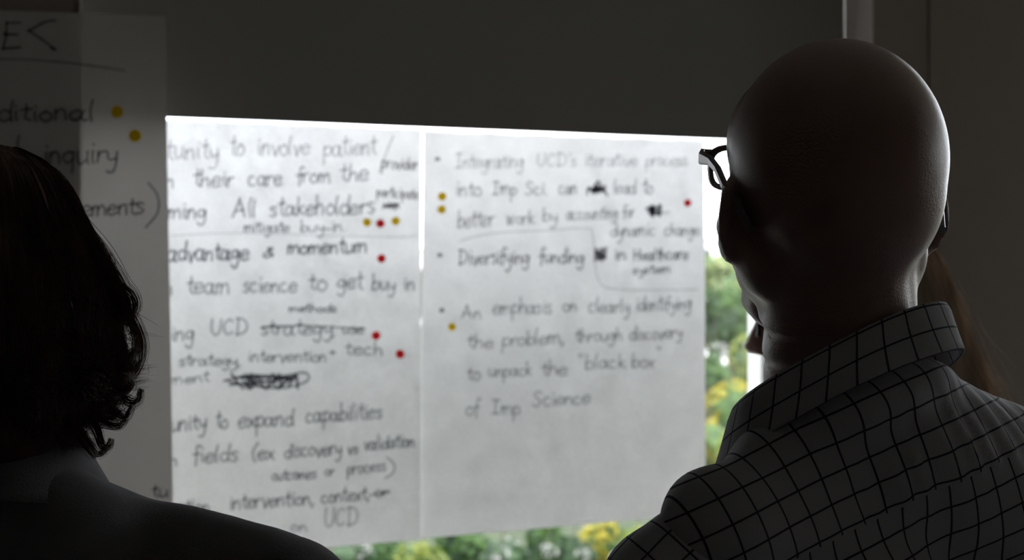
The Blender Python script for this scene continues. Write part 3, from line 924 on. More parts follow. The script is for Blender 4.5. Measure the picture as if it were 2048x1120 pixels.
# folded collar
def collar(Cn, a, b, rx, ry, height, flare, th, mat, parent, z0=0, front_gap=.35, thick=.0022, yaw=30, fall=None, uvs=True):
    """ring in camera-aligned axes, plane z = z0 + a X - b Y around Cn"""
    n = 72; rows = 7
    vs, fs, uv = [], [], []
    nrm = Vector((-a, b, 1)).normalized()
    gap_dir = math.radians(90 + yaw)       # front of the wearer
    for layer in (0, 1):
        for j in range(rows + 1):
            t = j / rows
            for i in range(n + 1):
                f = i / n
                ang = gap_dir + front_gap / 2 + f * (2 * math.pi - front_gap)
                X, Y = math.cos(ang), math.sin(ang)
                out = flare * (t ** 1.2) + (thick if layer == 0 else -thick * .2)
                if j == 0 and layer == 0: out -= thick * .6
                hx = height(f)
                px_, py_ = (rx + out) * X, (ry + out) * Y
                z = a * px_ - b * py_ - hx * t
                wob = .0012 * math.sin(f * 23 + t * 2)
                v = C((Cn.x + px_ + wob), Cn.y + py_, Cn.z + z)
                vs.append(v); uv.append((f * 2 * math.pi * rx, -t * hx + .012))
    N = n + 1
    for layer in (0, 1):
        o = layer * (rows + 1) * N
        for j in range(rows):
            for i in range(n):
                q = (o + j * N + i, o + j * N + i + 1, o + (j + 1) * N + i + 1, o + (j + 1) * N + i)
                fs.append(q if layer else q[::-1])
    o = (rows + 1) * N
    for i in range(n):
        fs.append((i, i + 1, o + i + 1, o + i)); k = rows * N
        fs.append((k + i + 1, k + i, o + k + i, o + k + i + 1))
    for j in range(rows):
        fs.append((j * N, o + j * N, o + (j + 1) * N, (j + 1) * N)); fs.append((j * N + n, (j + 1) * N + n, o + (j + 1) * N + n, o + j * N + n))
    me = mesh(vs, fs)
    l = me.uv_layers.new(name='UVMap')
    for lp in me.loops:
        l.data[lp.index].uv = uv[lp.vertex_index]
    return link('collar', me, mat, parent, True)
def hgt(f):
    e = abs(f - .5) * 2
    return .040 + .012 * max(0, e - .6) / .4
collar(CN, .4665, .36, .0755, .076, hgt, .012, .002, M['check_plain'], shirt, yaw=38)

link('trousers', union(legs_prims(m_hl, m_hr, m_kl, m_kr, m_al + UP * .03, m_ar + UP * .03, .014), .008, 4), M['trousers'], man, True)
shoes(m_al, m_ar, bF, man)

# ------------------------------------------------------------------ hair
def tubes(paths, radii, sides=3):
    """paths: (N, K, 3) array; radii (N, K)"""
    N, K, _ = paths.shape
    d = np.gradient(paths, axis=1)
    d /= np.linalg.norm(d, axis=2, keepdims=True) + 1e-9
    ref = np.tile(np.array([.31, .57, .76]), (N, K, 1))
    s = np.cross(d, ref); s /= np.linalg.norm(s, axis=2, keepdims=True) + 1e-9
    u = np.cross(s, d)
    V = []
    for k in range(sides):
        a = 2 * math.pi * k / sides
        V.append(paths + (s * math.cos(a) + u * math.sin(a)) * radii[..., None])
    V = np.stack(V, axis=2)                      # N K sides 3
    idx = np.arange(N * K * sides).reshape(N, K, sides)
    F = []
    for k in range(sides):
        k2 = (k + 1) % sides
        F.append(np.stack([idx[:, :-1, k], idx[:, :-1, k2], idx[:, 1:, k2], idx[:, 1:, k]], axis=-1).reshape(-1, 4))
    return V.reshape(-1, 3), np.concatenate(F)

def np_mesh(V, Fq):
    me = bpy.data.meshes.new('hair')
    me.vertices.add(len(V)); me.vertices.foreach_set('co', V.ravel())
    me.loops.add(Fq.size); me.loops.foreach_set('vertex_index', Fq.ravel().astype(np.int32))
    me.polygons.add(len(Fq)); me.polygons.foreach_set('loop_start', np.arange(0, Fq.size, 4, dtype=np.int32))
    me.update(calc_edges=True); me.validate()
    return me

def hair_mat(name, c0, c1, rough=.35, through=0.0):
    m, t, p = new_mat(name)
    n = t.nodes.new('ShaderNodeTexNoise'); n.inputs['Scale'].default_value = 60; n.inputs['Detail'].default_value = 2
    c = t.nodes.new('ShaderNodeTexCoord'); mp = t.nodes.new('ShaderNodeMapping'); mp.inputs['Scale'].default_value = (1, 1, .06)
    r = t.nodes.new('ShaderNodeValToRGB'); r.color_ramp.elements[0].color = (*c0, 1); r.color_ramp.elements[1].color = (*c1, 1)
    r.color_ramp.elements[0].position = .35; r.color_ramp.elements[1].position = .65
    t.links.new(c.outputs['Object'], mp.inputs[0]); t.links.new(mp.outputs[0], n.inputs['Vector'])
    t.links.new(n.outputs['Fac'], r.inputs[0]); t.links.new(r.outputs[0], p.inputs['Base Color'])
    p.inputs['Roughness'].default_value = rough
    if through:
        tl = t.nodes.new('ShaderNodeBsdfTranslucent'); t.links.new(r.outputs[0], tl.inputs['Color'])
        mx = t.nodes.new('ShaderNodeMixShader'); mx.inputs[0].default_value = through
        t.links.new(p.outputs[0], mx.inputs[1]); t.links.new(tl.outputs[0], mx.inputs[2])
        t.links.new(mx.outputs[0], t.nodes['Material Output'].inputs['Surface'])
    return m
M['hair_dark'] = hair_mat('dark_brown_hair', (.045, .026, .018), (.14, .068, .042), .35, .25)
M['hair_light'] = hair_mat('light_brown_hair', (.50, .38, .27), (.92, .76, .58), .4, .4)

def interp(prof, s):
    ks = [p[0] for p in prof]
    return [np.interp(s, ks, [p[j] for p in prof]) for j in range(1, len(prof[0]))]

# profile rows: z above/below camera height, centre X, half width X, centre depth, half depth
def shell(prof, n=56, rows=60, lump=.004, face=False):
    zs = np.linspace(prof[0][0], prof[-1][0], rows)
    ks = [-p[0] for p in prof]
    vs, fs = [], []
    for z in zs:
        cx, hx, cd, hd_ = [np.interp(-z, ks, [p[j] for p in prof]) for j in range(1, 5)]
        for i in range(n):
            a = 2 * math.pi * i / n
            k = 1 + lump * 10 * noise.noise(Vector((math.cos(a) * 3, math.sin(a) * 3, z * 25)))
            hd2 = hd_
            if face and math.sin(a) > 0:
                hd2 = hd_ * (1 - .62 * max(0, min(1, (prof[0][0] - .045 - z) / .03)) * math.sin(a) ** 1.5)
            vs.append(C(cx + hx * k * math.cos(a), cd + hd2 * k * math.sin(a), z))
    for j in range(rows - 1):
        for i in range(n):
            fs.append((j * n + i, (j + 1) * n + i, (j + 1) * n + (i + 1) % n, j * n + (i + 1) % n))
    fs.append(tuple(range(n))); fs.append(tuple((rows - 1) * n + i for i in reversed(range(n))))
    return vs, fs

def strands(prof, N, K, a0, a1, z_start, z_end, curl, rad, fuzz, clump=40, flick=0.0, fly=.08, lock=0.0):
    ks = np.array([-p[0] for p in prof])
    ang = rng.uniform(a0, a1, N)
    cl = rng.integers(0, clump, N)
    cph = rng.uniform(0, 6.28, clump); camp = rng.uniform(.4, 1.3, clump); clen = rng.uniform(.0, 1, clump)
    if lock: ang = rng.uniform(a0, a1, clump)[cl] + rng.normal(0, lock, N)
    zs0 = z_start(rng.uniform(0, 1, N)); ze = z_end(clen[cl] * .7 + rng.uniform(0, 1, N) * .3)
    t = np.linspace(0, 1, K)[None, :]
    z = zs0[:, None] + (ze - zs0)[:, None] * t
    f = [np.interp(-z.ravel(), ks, [p[j] for p in prof]).reshape(z.shape) for j in range(1, 5)]
    fl = (rng.uniform(0, 1, N) < fly)[:, None]
    amp = curl * camp[cl][:, None] * t ** 1.5
    wv = np.sin(t * 11 + cph[cl][:, None] + rng.uniform(-.4, .4, N)[:, None])
    wc = np.cos(t * 11 + cph[cl][:, None])
    A = ang[:, None] + wv * amp * 3.0 + rng.normal(0, .02, N)[:, None]
    off = rng.uniform(-.006, .002, N)[:, None] + wc * amp * .8 + rng.normal(0, 1, N)[:, None] * fuzz * t * (1 + 4 * fl) + flick * t ** 8 * camp[cl][:, None]
    X = f[0] + (f[1] + off) * np.cos(A)
    D = f[2] + (f[3] + off) * np.sin(A)
    z = z + flick * .6 * t ** 9 * camp[cl][:, None]
    base = np.array(CAM)[None, None, :]
    pts = base + X[..., None] * np.array(RT) + D[..., None] * np.array(FW) + z[..., None] * np.array([0, 0, 1.0])
    r = np.where(t < .85, rad, rad * (1 - (t - .85) / .17)) * rng.uniform(.6, 1.3, N)[:, None]
    return tubes(pts, r)

def hair_obj(prof, sets, mat, parent, lump=.004, face=False):
    vs, fs = shell(prof, lump=lump, face=face)
    o = link('hair', mesh(vs, fs), mat, parent, True)
    V, Fq = [], []
    off = 0
    for (v, f) in sets:
        V.append(v); Fq.append(f + off); off += len(v)
    s = link('strands', np_mesh(np.concatenate(V), np.concatenate(Fq)), mat, o)
    tag(s, kind='stuff')
    return o

# ------------------------------------------------------------------ dark-haired person
wd = 1.10
kx = wd / F_PX
w_head = P(-8, 662, wd)
WH = frame(w_head, -12, -4, 0)
w_nb = P(15, 930, wd + .01)
w_sr, w_sl = P(545, 1215, wd - .02), P(-490, 1150, wd + .06)
wB = frame((w_sl + w_sr) / 2, 4, 0, 0)
wR = wB.to_3x3() @ Vector((1, 0, 0)); wF = wB.to_3x3() @ Vector((0, 1, 0))
whip = (w_sl + w_sr) / 2 + wF * .03; whip.z = .88
wo = empty('person', Vector((whip.x, whip.y, 0)))
tag(wo, 'person with wavy dark shoulder-length hair and black jacket, seen from behind', 'person')
w_hl, w_hr = whip - wR * .09, whip + wR * .09
w_kl, w_kr = w_hl.copy(), w_hr.copy(); w_kl.z = w_kr.z = .47
w_al, w_ar = w_kl.copy(), w_kr.copy(); w_al.z = w_ar.z = .09
w_er = w_sr + wR * .04 + Vector((0, 0, -.27)); w_wr_ = w_er + wF * .14 - UP * .17
w_el = w_sl - wR * .04 + Vector((0, 0, -.27)); w_wl_ = w_el + wF * .14 - UP * .17
pr = head_prims(WH, .90) + neck_prims(WH, w_nb, .90, .042)
pr += [('c', w_nb - UP * .05 + wF * .02, w_sl - UP * .03 + wF * .02, .035, .025), ('c', w_nb - UP * .05 + wF * .02, w_sr - UP * .03 + wF * .02, .035, .025), ('c', w_sl, w_sr, .04, .04), ell(wB, (0, .04, -.18), (.08, .05, .16)),
       ('c', whip, (w_sl + w_sr) / 2 - UP * .12 + wF * .04, .07, .05),
       ('c', w_sl, w_el, .026, .03), ('c', w_el, w_wl_, .03, .021), ('c', w_sr, w_er, .026, .03), ('c', w_er, w_wr_, .03, .021)]
pr += hand_prims(w_wr_, wF * .4 - UP, wF, -wR) + hand_prims(w_wl_, wF * .4 - UP, wF, wR)
pr += legs_prims(w_hl, w_hr, w_kl, w_kr, w_al, w_ar)
pr += [('c', w_al, w_al - UP * .04 + wF * .12, .028, .02), ('c', w_ar, w_ar - UP * .04 + wF * .12, .028, .02)]
link('body', union(pr, .006, 4, head_disp(WH, .90)), M['skin_pale'], wo, True)
add_eyes(WH, wo, .90)
jk = [('c', P(5, 905, wd), P(10, 1040, wd), .038, .066),
      ('c', P(20, 985, wd - .01), P(150, 1110, wd - .02), .046, .056),
      ('c', P(290, 1148, wd), P(545, 1205, wd - .02), .055, .052),
      ('c', P(90, 1090, wd), P(280, 1150, wd), .062, .055),
      ('c', P(30, 1040, wd), P(-490, 1190, wd + .05), .060, .055),
      ell(wB, (0, .03, -.17), (.195, .110, .15)), ell(wB, (0, .03, -.06), (.165, .090, .12)), ell(wB, (0, .035, -.40), (.175, .125, .26)),
      ell(wB, (0, .03, -.50), (.19, .13, .13))]
def jk_disp(co, n):
    return co + n * (noise.noise(co * 12) * .004 + noise.noise(co * 30) * .001)
jacket = link('jacket', union(jk, .006, 22, jk_disp), M['jacket'], wo, True)
for (a, e, w) in ((P(562, 1232, wd - .02), w_er, w_wr_), (P(-495, 1180, wd + .06), w_el, w_wl_)):
    link('sleeve', union([('c', a, e, .058, .052), ('c', e, w, .050, .038)], .006, 4, jk_disp), M['jacket'], jacket, True)
collar(Vector(((8 - 1024) * kx, wd + .005, -.124)), -.10, .10, .050, .052, lambda f: .050, .028, .002, M['jacket'], jacket, yaw=0, front_gap=.6)
link('trousers', union(legs_prims(w_hl, w_hr, w_kl, w_kr, w_al + UP * .03, w_ar + UP * .03, .012), .008, 4), M['trousers'], wo, True)
shoes(w_al, w_ar, wF, wo)
# hair outline from crown to nape
hz = lambda y: (HOR - y) * kx
hx0 = (-8 - 1024) * kx
def row(y, xr, hd_=None, cx=0):
    hw = (xr + 8) * kx
    return (hz(y), hx0 + cx, hw, wd - .008, (hd_ if hd_ else hw * 1.08 + .018))
wprof = [row(289, 2), row(293, 30), row(302, 55), row(320, 88), row(345, 116), row(380, 140), row(430, 163), row(480, 184), row(540, 208), row(590, 216),
         row(640, 222), row(700, 224), row(760, 214), row(810, 192, .095), row(850, 170, .085), row(890, 140, .07), row(920, 110, .05)]
s1 = strands(wprof, 4200, 26, -math.pi, math.pi * .08, lambda u: hz(296) - u ** 1.5 * .09, lambda u: hz(925) + u * .07, .0085, .00024, .0010, 60, .006)
s2 = strands(wprof, 700, 26, -.5, .5, lambda u: hz(330) - u * .10, lambda u: hz(920) + u * .12, .012, .00017, .0022, 26, .010, .25)
s3 = strands(wprof, 2600, 26, -1.7, .2, lambda u: hz(520) - u * .06, lambda u: hz(925) + u * .07, .024, .00030, .0012, 34, .016, .03, .07)
LOCKS = [[(130,420),(205,500),(245,565),(268,592),(272,618),(255,640),(236,628)], [(200,540),(245,610),(276,665),(284,705),(268,750),(225,778)],
         [(200,650),(240,705),(268,705),(280,680)], [(180,700),(225,765),(255,802),(275,800),(283,778)], [(170,760),(215,812),(248,835),(264,812)],
         [(150,800),(190,852),(203,890),(217,892),(223,878)], [(160,620),(215,660),(250,720),(256,770),(220,802)], [(160,470),(225,560),(262,640),(270,700),(242,765)],
         [(140,780),(185,832),(232,852),(252,838)], [(120,830),(165,872),(193,906),(213,900)], [(150,500),(205,560),(238,600),(245,640),(225,660)],
         [(130,560),(190,640),(225,700),(262,735),(274,722)], [(110,700),(170,770),(215,835),(240,828)], [(100,800),(150,860),(180,900),(190,915)],
         [(120,400),(190,480),(222,540),(252,600),(262,655)], [(120,640),(190,730),(240,780),(262,770),(262,748)]]
def locks(paths, n, depth, jit):
    out, rr = [], []
    K = 22
    for q in paths:
        c = catmull(q, 6)
        c = np.array([[p[0], p[1]] for p in c])
        t = np.linspace(0, len(c) - 1, K)
        cc = np.stack([np.interp(t, range(len(c)), c[:, 0]), np.interp(t, range(len(c)), c[:, 1])], 1)
        d0 = rng.normal(0, .018)
        tn = np.gradient(cc, axis=0); tn /= np.linalg.norm(tn, axis=1, keepdims=True); nn = np.stack([-tn[:, 1], tn[:, 0]], 1)
        for k in range(n):
            spread = np.linspace(1.0, .35, K) * rng.normal(0, jit) + np.sin(np.linspace(0, 3, K) + rng.uniform(0, 6)) * rng.normal(0, jit * .35)
            px = cc + nn * spread[:, None] + rng.normal(0, 1.5, 2)
            dd = depth + d0 + np.linspace(0, 1, K) * rng.normal(0, .008) + rng.normal(0, .006)
            X = (px[:, 0] - 1024) / F_PX * dd; Z = (HOR - px[:, 1]) / F_PX * dd
            out.append(np.array(CAM)[None] + X[:, None] * np.array(RT) + dd[:, None] * np.array(FW) + Z[:, None] * np.array([0, 0, 1.0]))
            rr.append(np.linspace(1, .35, K) * .00022 * rng.uniform(.6, 1.3))
    return tubes(np.array(out), np.array(rr))
s4 = locks(LOCKS, 75, wd - .005, 7.5)
hair_obj(wprof, [s1, s2, s3, s4], M['hair_dark'], wo, face=True)

# ------------------------------------------------------------------ person behind, in profile
td = 1.72
TH = frame(P(1691, 650, td), 70, -3, 0)
tk = td / F_PX
t_nb = P(1740, 900, td)
tB = frame(P(1740, 1010, td), 70, 0, 0)
tR = tB.to_3x3() @ Vector((1, 0, 0)); tF = tB.to_3x3() @ Vector((0, 1, 0))
tsc = P(1740, 1010, td)
t_sl, t_sr = tsc - tR * .15, tsc + tR * .15
thip = tsc.copy(); thip.z = .86
to = empty('person', Vector((thip.x, thip.y, 0)))
tag(to, 'person with long light brown hair and glasses, mostly hidden behind the bald person', 'person')
t_hl, t_hr = thip - tR * .08, thip + tR * .08
t_kl, t_kr = t_hl.copy(), t_hr.copy(); t_kl.z = t_kr.z = .45
t_al, t_ar = t_kl.copy(), t_kr.copy(); t_al.z = t_ar.z = .09
t_er = t_sr + tR * .03 + Vector((0, 0, -.26)); t_wr_ = t_er + tF * .12 - UP * .17
t_el = t_sl - tR * .03 + Vector((0, 0, -.26)); t_wl_ = t_el + tF * .12 - UP * .17
pr = head_prims(TH, .95) + neck_prims(TH, t_nb, .95, .046)
pr += [('c', t_nb, t_sl, .042, .03), ('c', t_nb, t_sr, .042, .03), ('c', t_sl, t_sr, .04, .04), ell(tB, (0, .02, -.18), (.07, .05, .15)),
       ('c', thip, tsc - UP * .12, .06, .05),
       ('c', t_sl, t_el, .036, .03), ('c', t_el, t_wl_, .03, .021), ('c', t_sr, t_er, .036, .03), ('c', t_er, t_wr_, .03, .021)]
pr += hand_prims(t_wr_, tF * .4 - UP, tF, -tR) + hand_prims(t_wl_, tF * .4 - UP, tF, tR)
pr += legs_prims(t_hl, t_hr, t_kl, t_kr, t_al, t_ar)
pr += [('c', t_al, t_al - UP * .04 + tF * .12, .028, .02), ('c', t_ar, t_ar - UP * .04 + tF * .12, .028, .02)]
link('body', union(pr, .005, 3, head_disp(TH, .95)), M['skin_pale'], to, True)
add_eyes(TH, to, .95)
glasses(TH, 'black eyeglasses on the hidden long-haired person, seen from the side', M['black_plastic'], M['black_plastic'], s=.95, lw=.05, lh=.046, drop=.010)
sw = [('c', t_nb - UP * .03, t_nb - UP * .08, .058, .07), ('c', t_sl, t_sr, .055, .055), ell(tB, (0, .02, -.17), (.15, .105, .18)), ell(tB, (0, .02, -.40), (.15, .11, .26)), ell(tB, (0, .01, -.48), (.17, .12, .12)), ell(tB, (0, .02, -.07), (.14, .085, .11)),
      ('c', t_nb - UP * .05, t_sl, .05, .05), ('c', t_nb - UP * .05, t_sr, .05, .05),
      ('c', t_sl, t_el, .050, .046), ('c', t_el, t_wl_, .045, .034), ('c', t_sr, t_er, .050, .046), ('c', t_er, t_wr_, .045, .034)]
link('sweater', union(sw, .007, 5), M['sweater'], to, True)
link('trousers', union(legs_prims(t_hl, t_hr, t_kl, t_kr, t_al + UP * .03, t_ar + UP * .03, .01), .008, 4), M['trousers'], to, True)
shoes(t_al, t_ar, tF, to)
tz = lambda y: (HOR - y) * tk
def trow(y, xl, xr, hd_):
    return (tz(y), ((xl + xr) / 2 - 1024) * tk, (xr - xl) / 2 * tk, td + .0, hd_)
tprof = [trow(405, 1695, 1725, .015), trow(415, 1640, 1780, .05), trow(440, 1600, 1825, .072), trow(490, 1590, 1858, .084), trow(540, 1620, 1882, .088), trow(600, 1660, 1903, .09),
         trow(680, 1700, 1930, .088), trow(760, 1760, 1962, .08), trow(830, 1800, 1985, .07), trow(900, 1840, 1990, .055), trow(980, 1870, 1985, .03)]
u1 = strands(tprof, 2600, 18, -math.pi * .95, .9, lambda u: tz(410) - u * .06, lambda u: tz(1000) + u * .07, .0025, .00028, .0010, 50, .0)
u2 = strands(tprof, 700, 22, -.9, .9, lambda u: tz(430) - u * .06, lambda u: tz(1000) + u * .16, .005, .00024, .0030, 20, .004, .25)
hair_obj(tprof, [u1, u2], M['hair_light'], to, lump=.0015)

# ------------------------------------------------------------------ outdoors
GROUND = -9.0
M['ground'] = pmat('pale_paving', (0.22, 0.22, 0.20), 0.9, noise_scale=.4, noise_amt=.3)
M['grass'] = pmat('lawn', (0.028, 0.042, 0.014), 0.95, noise_scale=.5, noise_amt=.4)
g = boxes('ground', [((-500, -600, GROUND - .5), (1100, 1500, GROUND))], M['grass']); g['kind'] = 'structure'

def leaf_mat(name, c0, c1):
    m, t, p = new_mat(name)
    n = t.nodes.new('ShaderNodeTexNoise'); n.inputs['Scale'].default_value = 3.2; n.inputs['Detail'].default_value = 3
    c = t.nodes.new('ShaderNodeTexCoord')
    r = t.nodes.new('ShaderNodeValToRGB'); r.color_ramp.elements[0].color = (*c0, 1); r.color_ramp.elements[1].color = (*c1, 1)
    r.color_ramp.elements[0].position = .38; r.color_ramp.elements[1].position = .62
    t.links.new(c.outputs['Object'], n.inputs['Vector']); t.links.new(n.outputs['Fac'], r.inputs[0])
    tl = t.nodes.new('ShaderNodeBsdfTranslucent'); t.links.new(r.outputs[0], tl.inputs['Color'])
    t.links.new(r.outputs[0], p.inputs['Base Color']); p.inputs['Roughness'].default_value = .6
    mx = t.nodes.new('ShaderNodeMixShader'); mx.inputs[0].default_value = .35
    t.links.new(p.outputs[0], mx.inputs[1]); t.links.new(tl.outputs[0], mx.inputs[2])
    t.links.new(mx.outputs[0], t.nodes['Material Output'].inputs['Surface'])
    return m
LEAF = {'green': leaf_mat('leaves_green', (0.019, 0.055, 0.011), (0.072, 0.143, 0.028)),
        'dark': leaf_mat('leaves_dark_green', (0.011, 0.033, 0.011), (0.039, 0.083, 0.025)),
        'yellow': leaf_mat('leaves_yellow', (0.165, 0.165, 0.011), (0.341, 0.286, 0.028)),
        'lime': leaf_mat('leaves_lime', (0.083, 0.132, 0.017), (0.209, 0.231, 0.044)),
        'hazy': leaf_mat('leaves_hazy_green', (0.121, 0.176, 0.077), (0.231, 0.264, 0.110)),  # paler for far trees: distance haze put into the leaf colour
        'white': leaf_mat('blossom_white', (0.303, 0.292, 0.286), (0.484, 0.468, 0.462))}
M['bark'] = pmat('bark', (.09, .07, .05), .9, noise_scale=6, noise_amt=.4)
def crown_mesh(seed, nl=9, leaves=2600, leaf=.13):
    r = np.random.default_rng(seed)
    cs = r.normal(0, 1, (nl, 3)); cs /= np.linalg.norm(cs, axis=1, keepdims=True); cs *= r.uniform(.3, .62, (nl, 1)); cs[:, 2] *= .8
    rad = r.uniform(.30, .5, nl)
    k = r.integers(0, nl, leaves)
    d = r.normal(0, 1, (leaves, 3)); d /= np.linalg.norm(d, axis=1, keepdims=True)
    c = cs[k] + d * (rad[k] * r.uniform(.75, 1.05, leaves) ** .5)[:, None]
    a = r.normal(0, 1, (leaves, 3)); a /= np.linalg.norm(a, axis=1, keepdims=True)
    b = np.cross(a, d + r.normal(0, .5, (leaves, 3))); b /= np.linalg.norm(b, axis=1, keepdims=True)
    s = (leaf * r.uniform(.35, 1, leaves) * .5)[:, None]
    V = np.stack([c - a * s, c - b * s * .6, c + a * s, c + b * s * .6], axis=1).reshape(-1, 3)
    return np_mesh(V, np.arange(leaves * 4).reshape(-1, 4))
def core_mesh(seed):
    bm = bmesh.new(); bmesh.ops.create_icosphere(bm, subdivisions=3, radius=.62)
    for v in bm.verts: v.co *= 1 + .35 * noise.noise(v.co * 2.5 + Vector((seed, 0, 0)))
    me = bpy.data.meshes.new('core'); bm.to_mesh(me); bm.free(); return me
def trunk_mesh():
    vs, fs = [], []
    for j, (z, r) in enumerate(((-1, .075), (-.8, .055), (-.4, .045), (0, .03), (.35, .012))):
        for k in range(8):
            a = k * math.pi / 4; vs.append((r * math.cos(a) + .02 * math.sin(j * 2), r * math.sin(a), z))
    for j in range(4):
        for k in range(8): fs.append((j * 8 + k, j * 8 + (k + 1) % 8, j * 8 + 8 + (k + 1) % 8, j * 8 + 8 + k))
    return mesh(vs, fs)
CROWN = {}
def crown(kind, var, dense):
    key = (kind, var, dense)
    if key not in CROWN:
        me = crown_mesh(var * 13 + len(CROWN), leaves=(160 if kind == 'white' else 900 if dense else 700), leaf=(.5 if kind == 'white' else .34)); me.materials.append(LEAF[kind])
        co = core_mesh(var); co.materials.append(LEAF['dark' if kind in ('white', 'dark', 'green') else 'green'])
        CROWN[key] = (me, co)
    return CROWN[key]
TR = trunk_mesh(); TR.materials.append(M['bark'])
def tree(px, py, dist, r, kind, label, group=None, dense=True, name='tree'):
    c = P(px, py, dist)
    t = empty(name, Vector((c.x, c.y, GROUND)))
    tag(t, label, 'tree' if name == 'tree' else 'shrub', group)
    me, co = crown(kind, random.randint(0, 2), dense)
    o = bpy.data.objects.new('crown', me); COL.objects.link(o)
    o.location = (0, 0, c.z - GROUND); o.scale = (r, r, r * random.uniform(.85, 1.15)); o.rotation_euler = (0, 0, random.uniform(0, 6.28)); o.parent = t
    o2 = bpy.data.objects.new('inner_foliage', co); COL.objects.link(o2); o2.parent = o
    h = max(c.z - GROUND, .5)
    k = bpy.data.objects.new('trunk', TR); COL.objects.link(k); k.location = (0, 0, h); k.scale = (r * 1.2, r * 1.2, h); k.parent = t
    return t

TREES = [  # px, py, dist, radius, kind, label
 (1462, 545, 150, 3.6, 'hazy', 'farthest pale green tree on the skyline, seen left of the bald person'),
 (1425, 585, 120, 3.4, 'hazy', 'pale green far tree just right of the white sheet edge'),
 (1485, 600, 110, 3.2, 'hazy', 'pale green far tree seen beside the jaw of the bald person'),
 (1440, 640, 85, 2.4, 'green', 'mid green tree above the white domed vehicle roof'),
 (1500, 735, 60, 1.2, 'lime', 'lime green small tree beside the window jamb'),
 (1415, 775, 56, 1.6, 'green', 'green small tree at the edge of the white sheet'),
 (1462, 830, 48, 1.5, 'yellow', 'yellow leafed tree left of the shirt collar'),
 (1418, 905, 41, 1.1, 'yellow', 'bright yellow tree left of the shirt shoulder'),
 (1492, 925, 38, 1.0, 'lime', 'lime tree low behind the shirt shoulder'),
 (700, 1125, 30, .75, 'dark', 'dark green tree below the sheets beside the black jacket'),
 (765, 1115, 32, .75, 'green', 'green tree below the seam of the two sheets, towards the jacket'),
 (845, 1135, 29, .7, 'lime', 'lime green tree directly below the seam of the two sheets'),
 (925, 1100, 33, .85, 'green', 'green tree below the bottom edge of the sheet beside the bald person'),
 (1005, 1125, 30, .75, 'dark', 'dark green tree under the middle of the sheet beside the bald person'),
 (1085, 1090, 35, .7, 'green', 'green tree under the word-free lower part of the right sheet'),
 (1150, 1115, 31, .60, 'dark', 'dark tree between the green and the yellow tree at the bottom'),
 (1215, 1085, 33, .75, 'yellow', 'yellow tree at the bottom beside the shirt sleeve'),
 (1275, 1110, 30, .6, 'lime', 'lime tree at the bottom partly behind the shirt sleeve'),
]
for (px, py, d, r, k, lab) in TREES:
    tree(px, py, d, r, k, lab, 'trees outside the window')
BL = [(722, 1098, 29), (880, 1086, 34), (866, 1140, 25), (1005, 1110, 28), (1020, 1084, 32), (1097, 1100, 29.5), (1172, 1060, 34), (1165, 1112, 29), (1238, 1118, 28.5), (1275, 1060, 34), (1430, 700, 62), (1480, 790, 52), (1408, 850, 44)]
LBL = ['white blossom shrub beside the black jacket', 'small white blossom shrub under the sheet seam', 'white blossom shrub low under the sheet seam', 'white blossom shrub under the middle of the right sheet',
       'small white blossom shrub touching the right sheet bottom edge', 'white blossom shrub between dark and green trees', 'tiny white blossom shrub above the dark tree', 'white blossom shrub at the bottom under the yellow tree',
       'white blossom shrub at the bottom beside the shirt sleeve', 'white blossom shrub above the lime tree by the sleeve', 'pale blossom shrub beside the domed vehicle', 'pale blossom shrub right of the yellow tree', 'pale blossom shrub against the sheet edge']
for (px, py, d), lab in zip(BL, LBL):
    tree(px, py, d, random.uniform(.14, .24) * d / 30, 'white', lab, 'blossoming shrubs outside', False, 'flowering_shrub')
# trees the sheets and people hide but a side step would show
random.seed(11)
for d in (48, 62, 80, 105, 140, 185):
    for i in range(8):
        px = -1000 + i * 640 + random.uniform(-90, 90) + (d % 7) * 60
        r = random.uniform(1.9, 2.6) * (1 + d / 260)
        if 1360 - r / d * F_PX * .9 < px < 1520 + r / d * F_PX * .9: continue
        zc = -random.uniform(4.2, 5.6) + (d > 100) * 1.2
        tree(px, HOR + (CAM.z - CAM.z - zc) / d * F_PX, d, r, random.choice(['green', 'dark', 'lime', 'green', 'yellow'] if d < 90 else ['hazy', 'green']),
             'leafy tree outside, hidden behind the sheets and people', 'trees hidden behind the sheets', False)
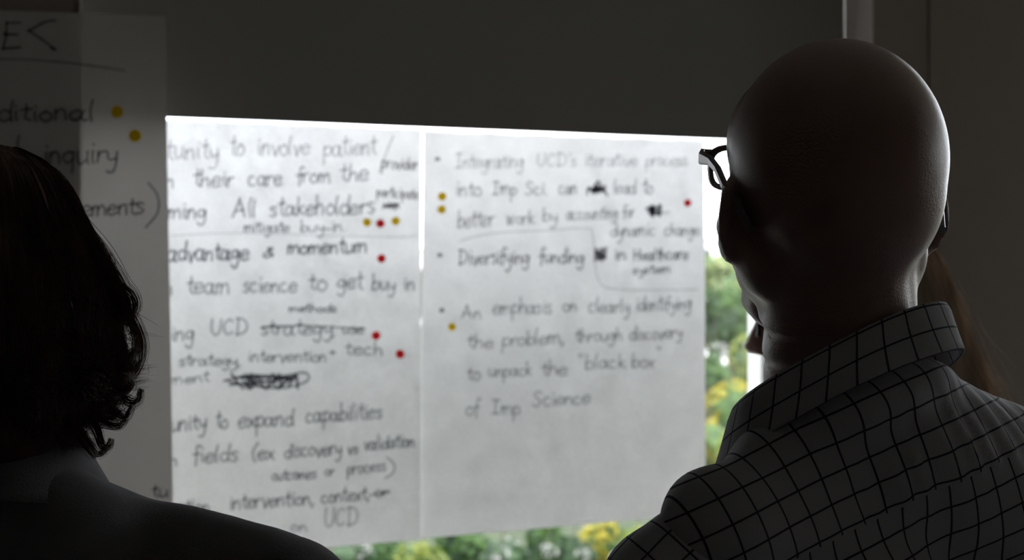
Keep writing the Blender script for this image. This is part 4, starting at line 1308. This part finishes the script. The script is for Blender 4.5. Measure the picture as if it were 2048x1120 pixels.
# low white buildings and vehicles
M['render'] = pmat('white_render', (.82, .80, .77), .8, noise_scale=1, noise_amt=.05)
M['dark_glass'] = pmat('dark_window', (.05, .06, .07), .1)
M['car_paint'] = pmat('white_car_paint', (.85, .85, .86), .25, coat=.5)
M['roof'] = pmat('roof_grey', (.45, .42, .40), .8)
def building(px, dist, w, dep, h, label):
    c = P(px, HOR, dist)
    b = empty('building', (c.x, c.y, GROUND)); tag(b, label, 'building')
    boxes('wall', [((c.x - w / 2, c.y, GROUND), (c.x + w / 2, c.y + dep, GROUND + h))], M['render'], b)
    boxes('roof', [((c.x - w / 2 - .3, c.y - .3, GROUND + h), (c.x + w / 2 + .3, c.y + dep + .3, GROUND + h + .4))], M['roof'], b)
    for i in range(int(w / 3)):
        for j in range(int(h / 3)):
            x = c.x - w / 2 + 1 + i * 3; z = GROUND + 1 + j * 3
            boxes('window', [((x, c.y - .05, z), (x + 1.2, c.y + .02, z + 1.4))], M['dark_glass'], b)
building(1455, 210, 22, 12, 12.5, 'long low white building on the skyline beyond the farthest trees')
building(1000, 230, 30, 12, 11, 'far white building hidden beyond the sheet beside the bald person')
def car(px, py, label, yaw=0.3, h=1.5):
    d = (CAM.z - GROUND - h * .6) / ((py - HOR) / F_PX)
    c = P(px, py, d)
    t = empty('car', (c.x, c.y, GROUND)); tag(t, label, 'car')
    prof = [(-2.2, .45), (-2.15, .85), (-1.5, 1.0), (-1.0, h), (.6, h), (1.25, .98), (2.1, .85), (2.25, .45)]
    R_ = Matrix.Translation((c.x, c.y, GROUND)) @ Matrix.Rotation(yaw, 4, 'Z')
    vs, fs = [], []
    for sgn in (-1, 1):
        for x, z in prof: vs.append(R_ @ Vector((x, sgn * (.88 if z < 1.1 else .68), z)))
    n = len(prof)
    for i in range(n): fs.append((i, (i + 1) % n, n + (i + 1) % n, n + i))
    fs += [tuple(range(n - 1, -1, -1)), tuple(range(n, 2 * n))]
    link('bodywork', mesh(vs, fs), M['car_paint'], t)
    for sx in (-1.4, 1.4):
        for sy in (-.8, .8):
            bm = bmesh.new()
            bmesh.ops.create_cone(bm, cap_ends=True, segments=20, radius1=.33, radius2=.33, depth=.2, matrix=R_ @ Matrix.Translation((sx, sy, .33)) @ Matrix.Rotation(math.pi / 2, 4, 'X'))
            me = bpy.data.meshes.new('wheel'); bm.to_mesh(me); bm.free(); link('wheel', me, M['rubber'], t)
    gl = [(-1.35, 1.03), (-.98, h - .08), (.58, h - .08), (1.1, 1.03)]
    for sgn in (-1, 1):
        vs = [R_ @ Vector((x, sgn * (.895 if z < 1.2 else .70), z)) for x, z in gl]
        link('side_window', mesh(vs, [(0, 1, 2, 3)]), M['dark_glass'], t)
car(1467, 668, 'smaller white car parked beyond, seen left of the window jamb', .2)
car(1438, 712, 'white car parked nearer, beside the white sheet edge', .5, 1.9)
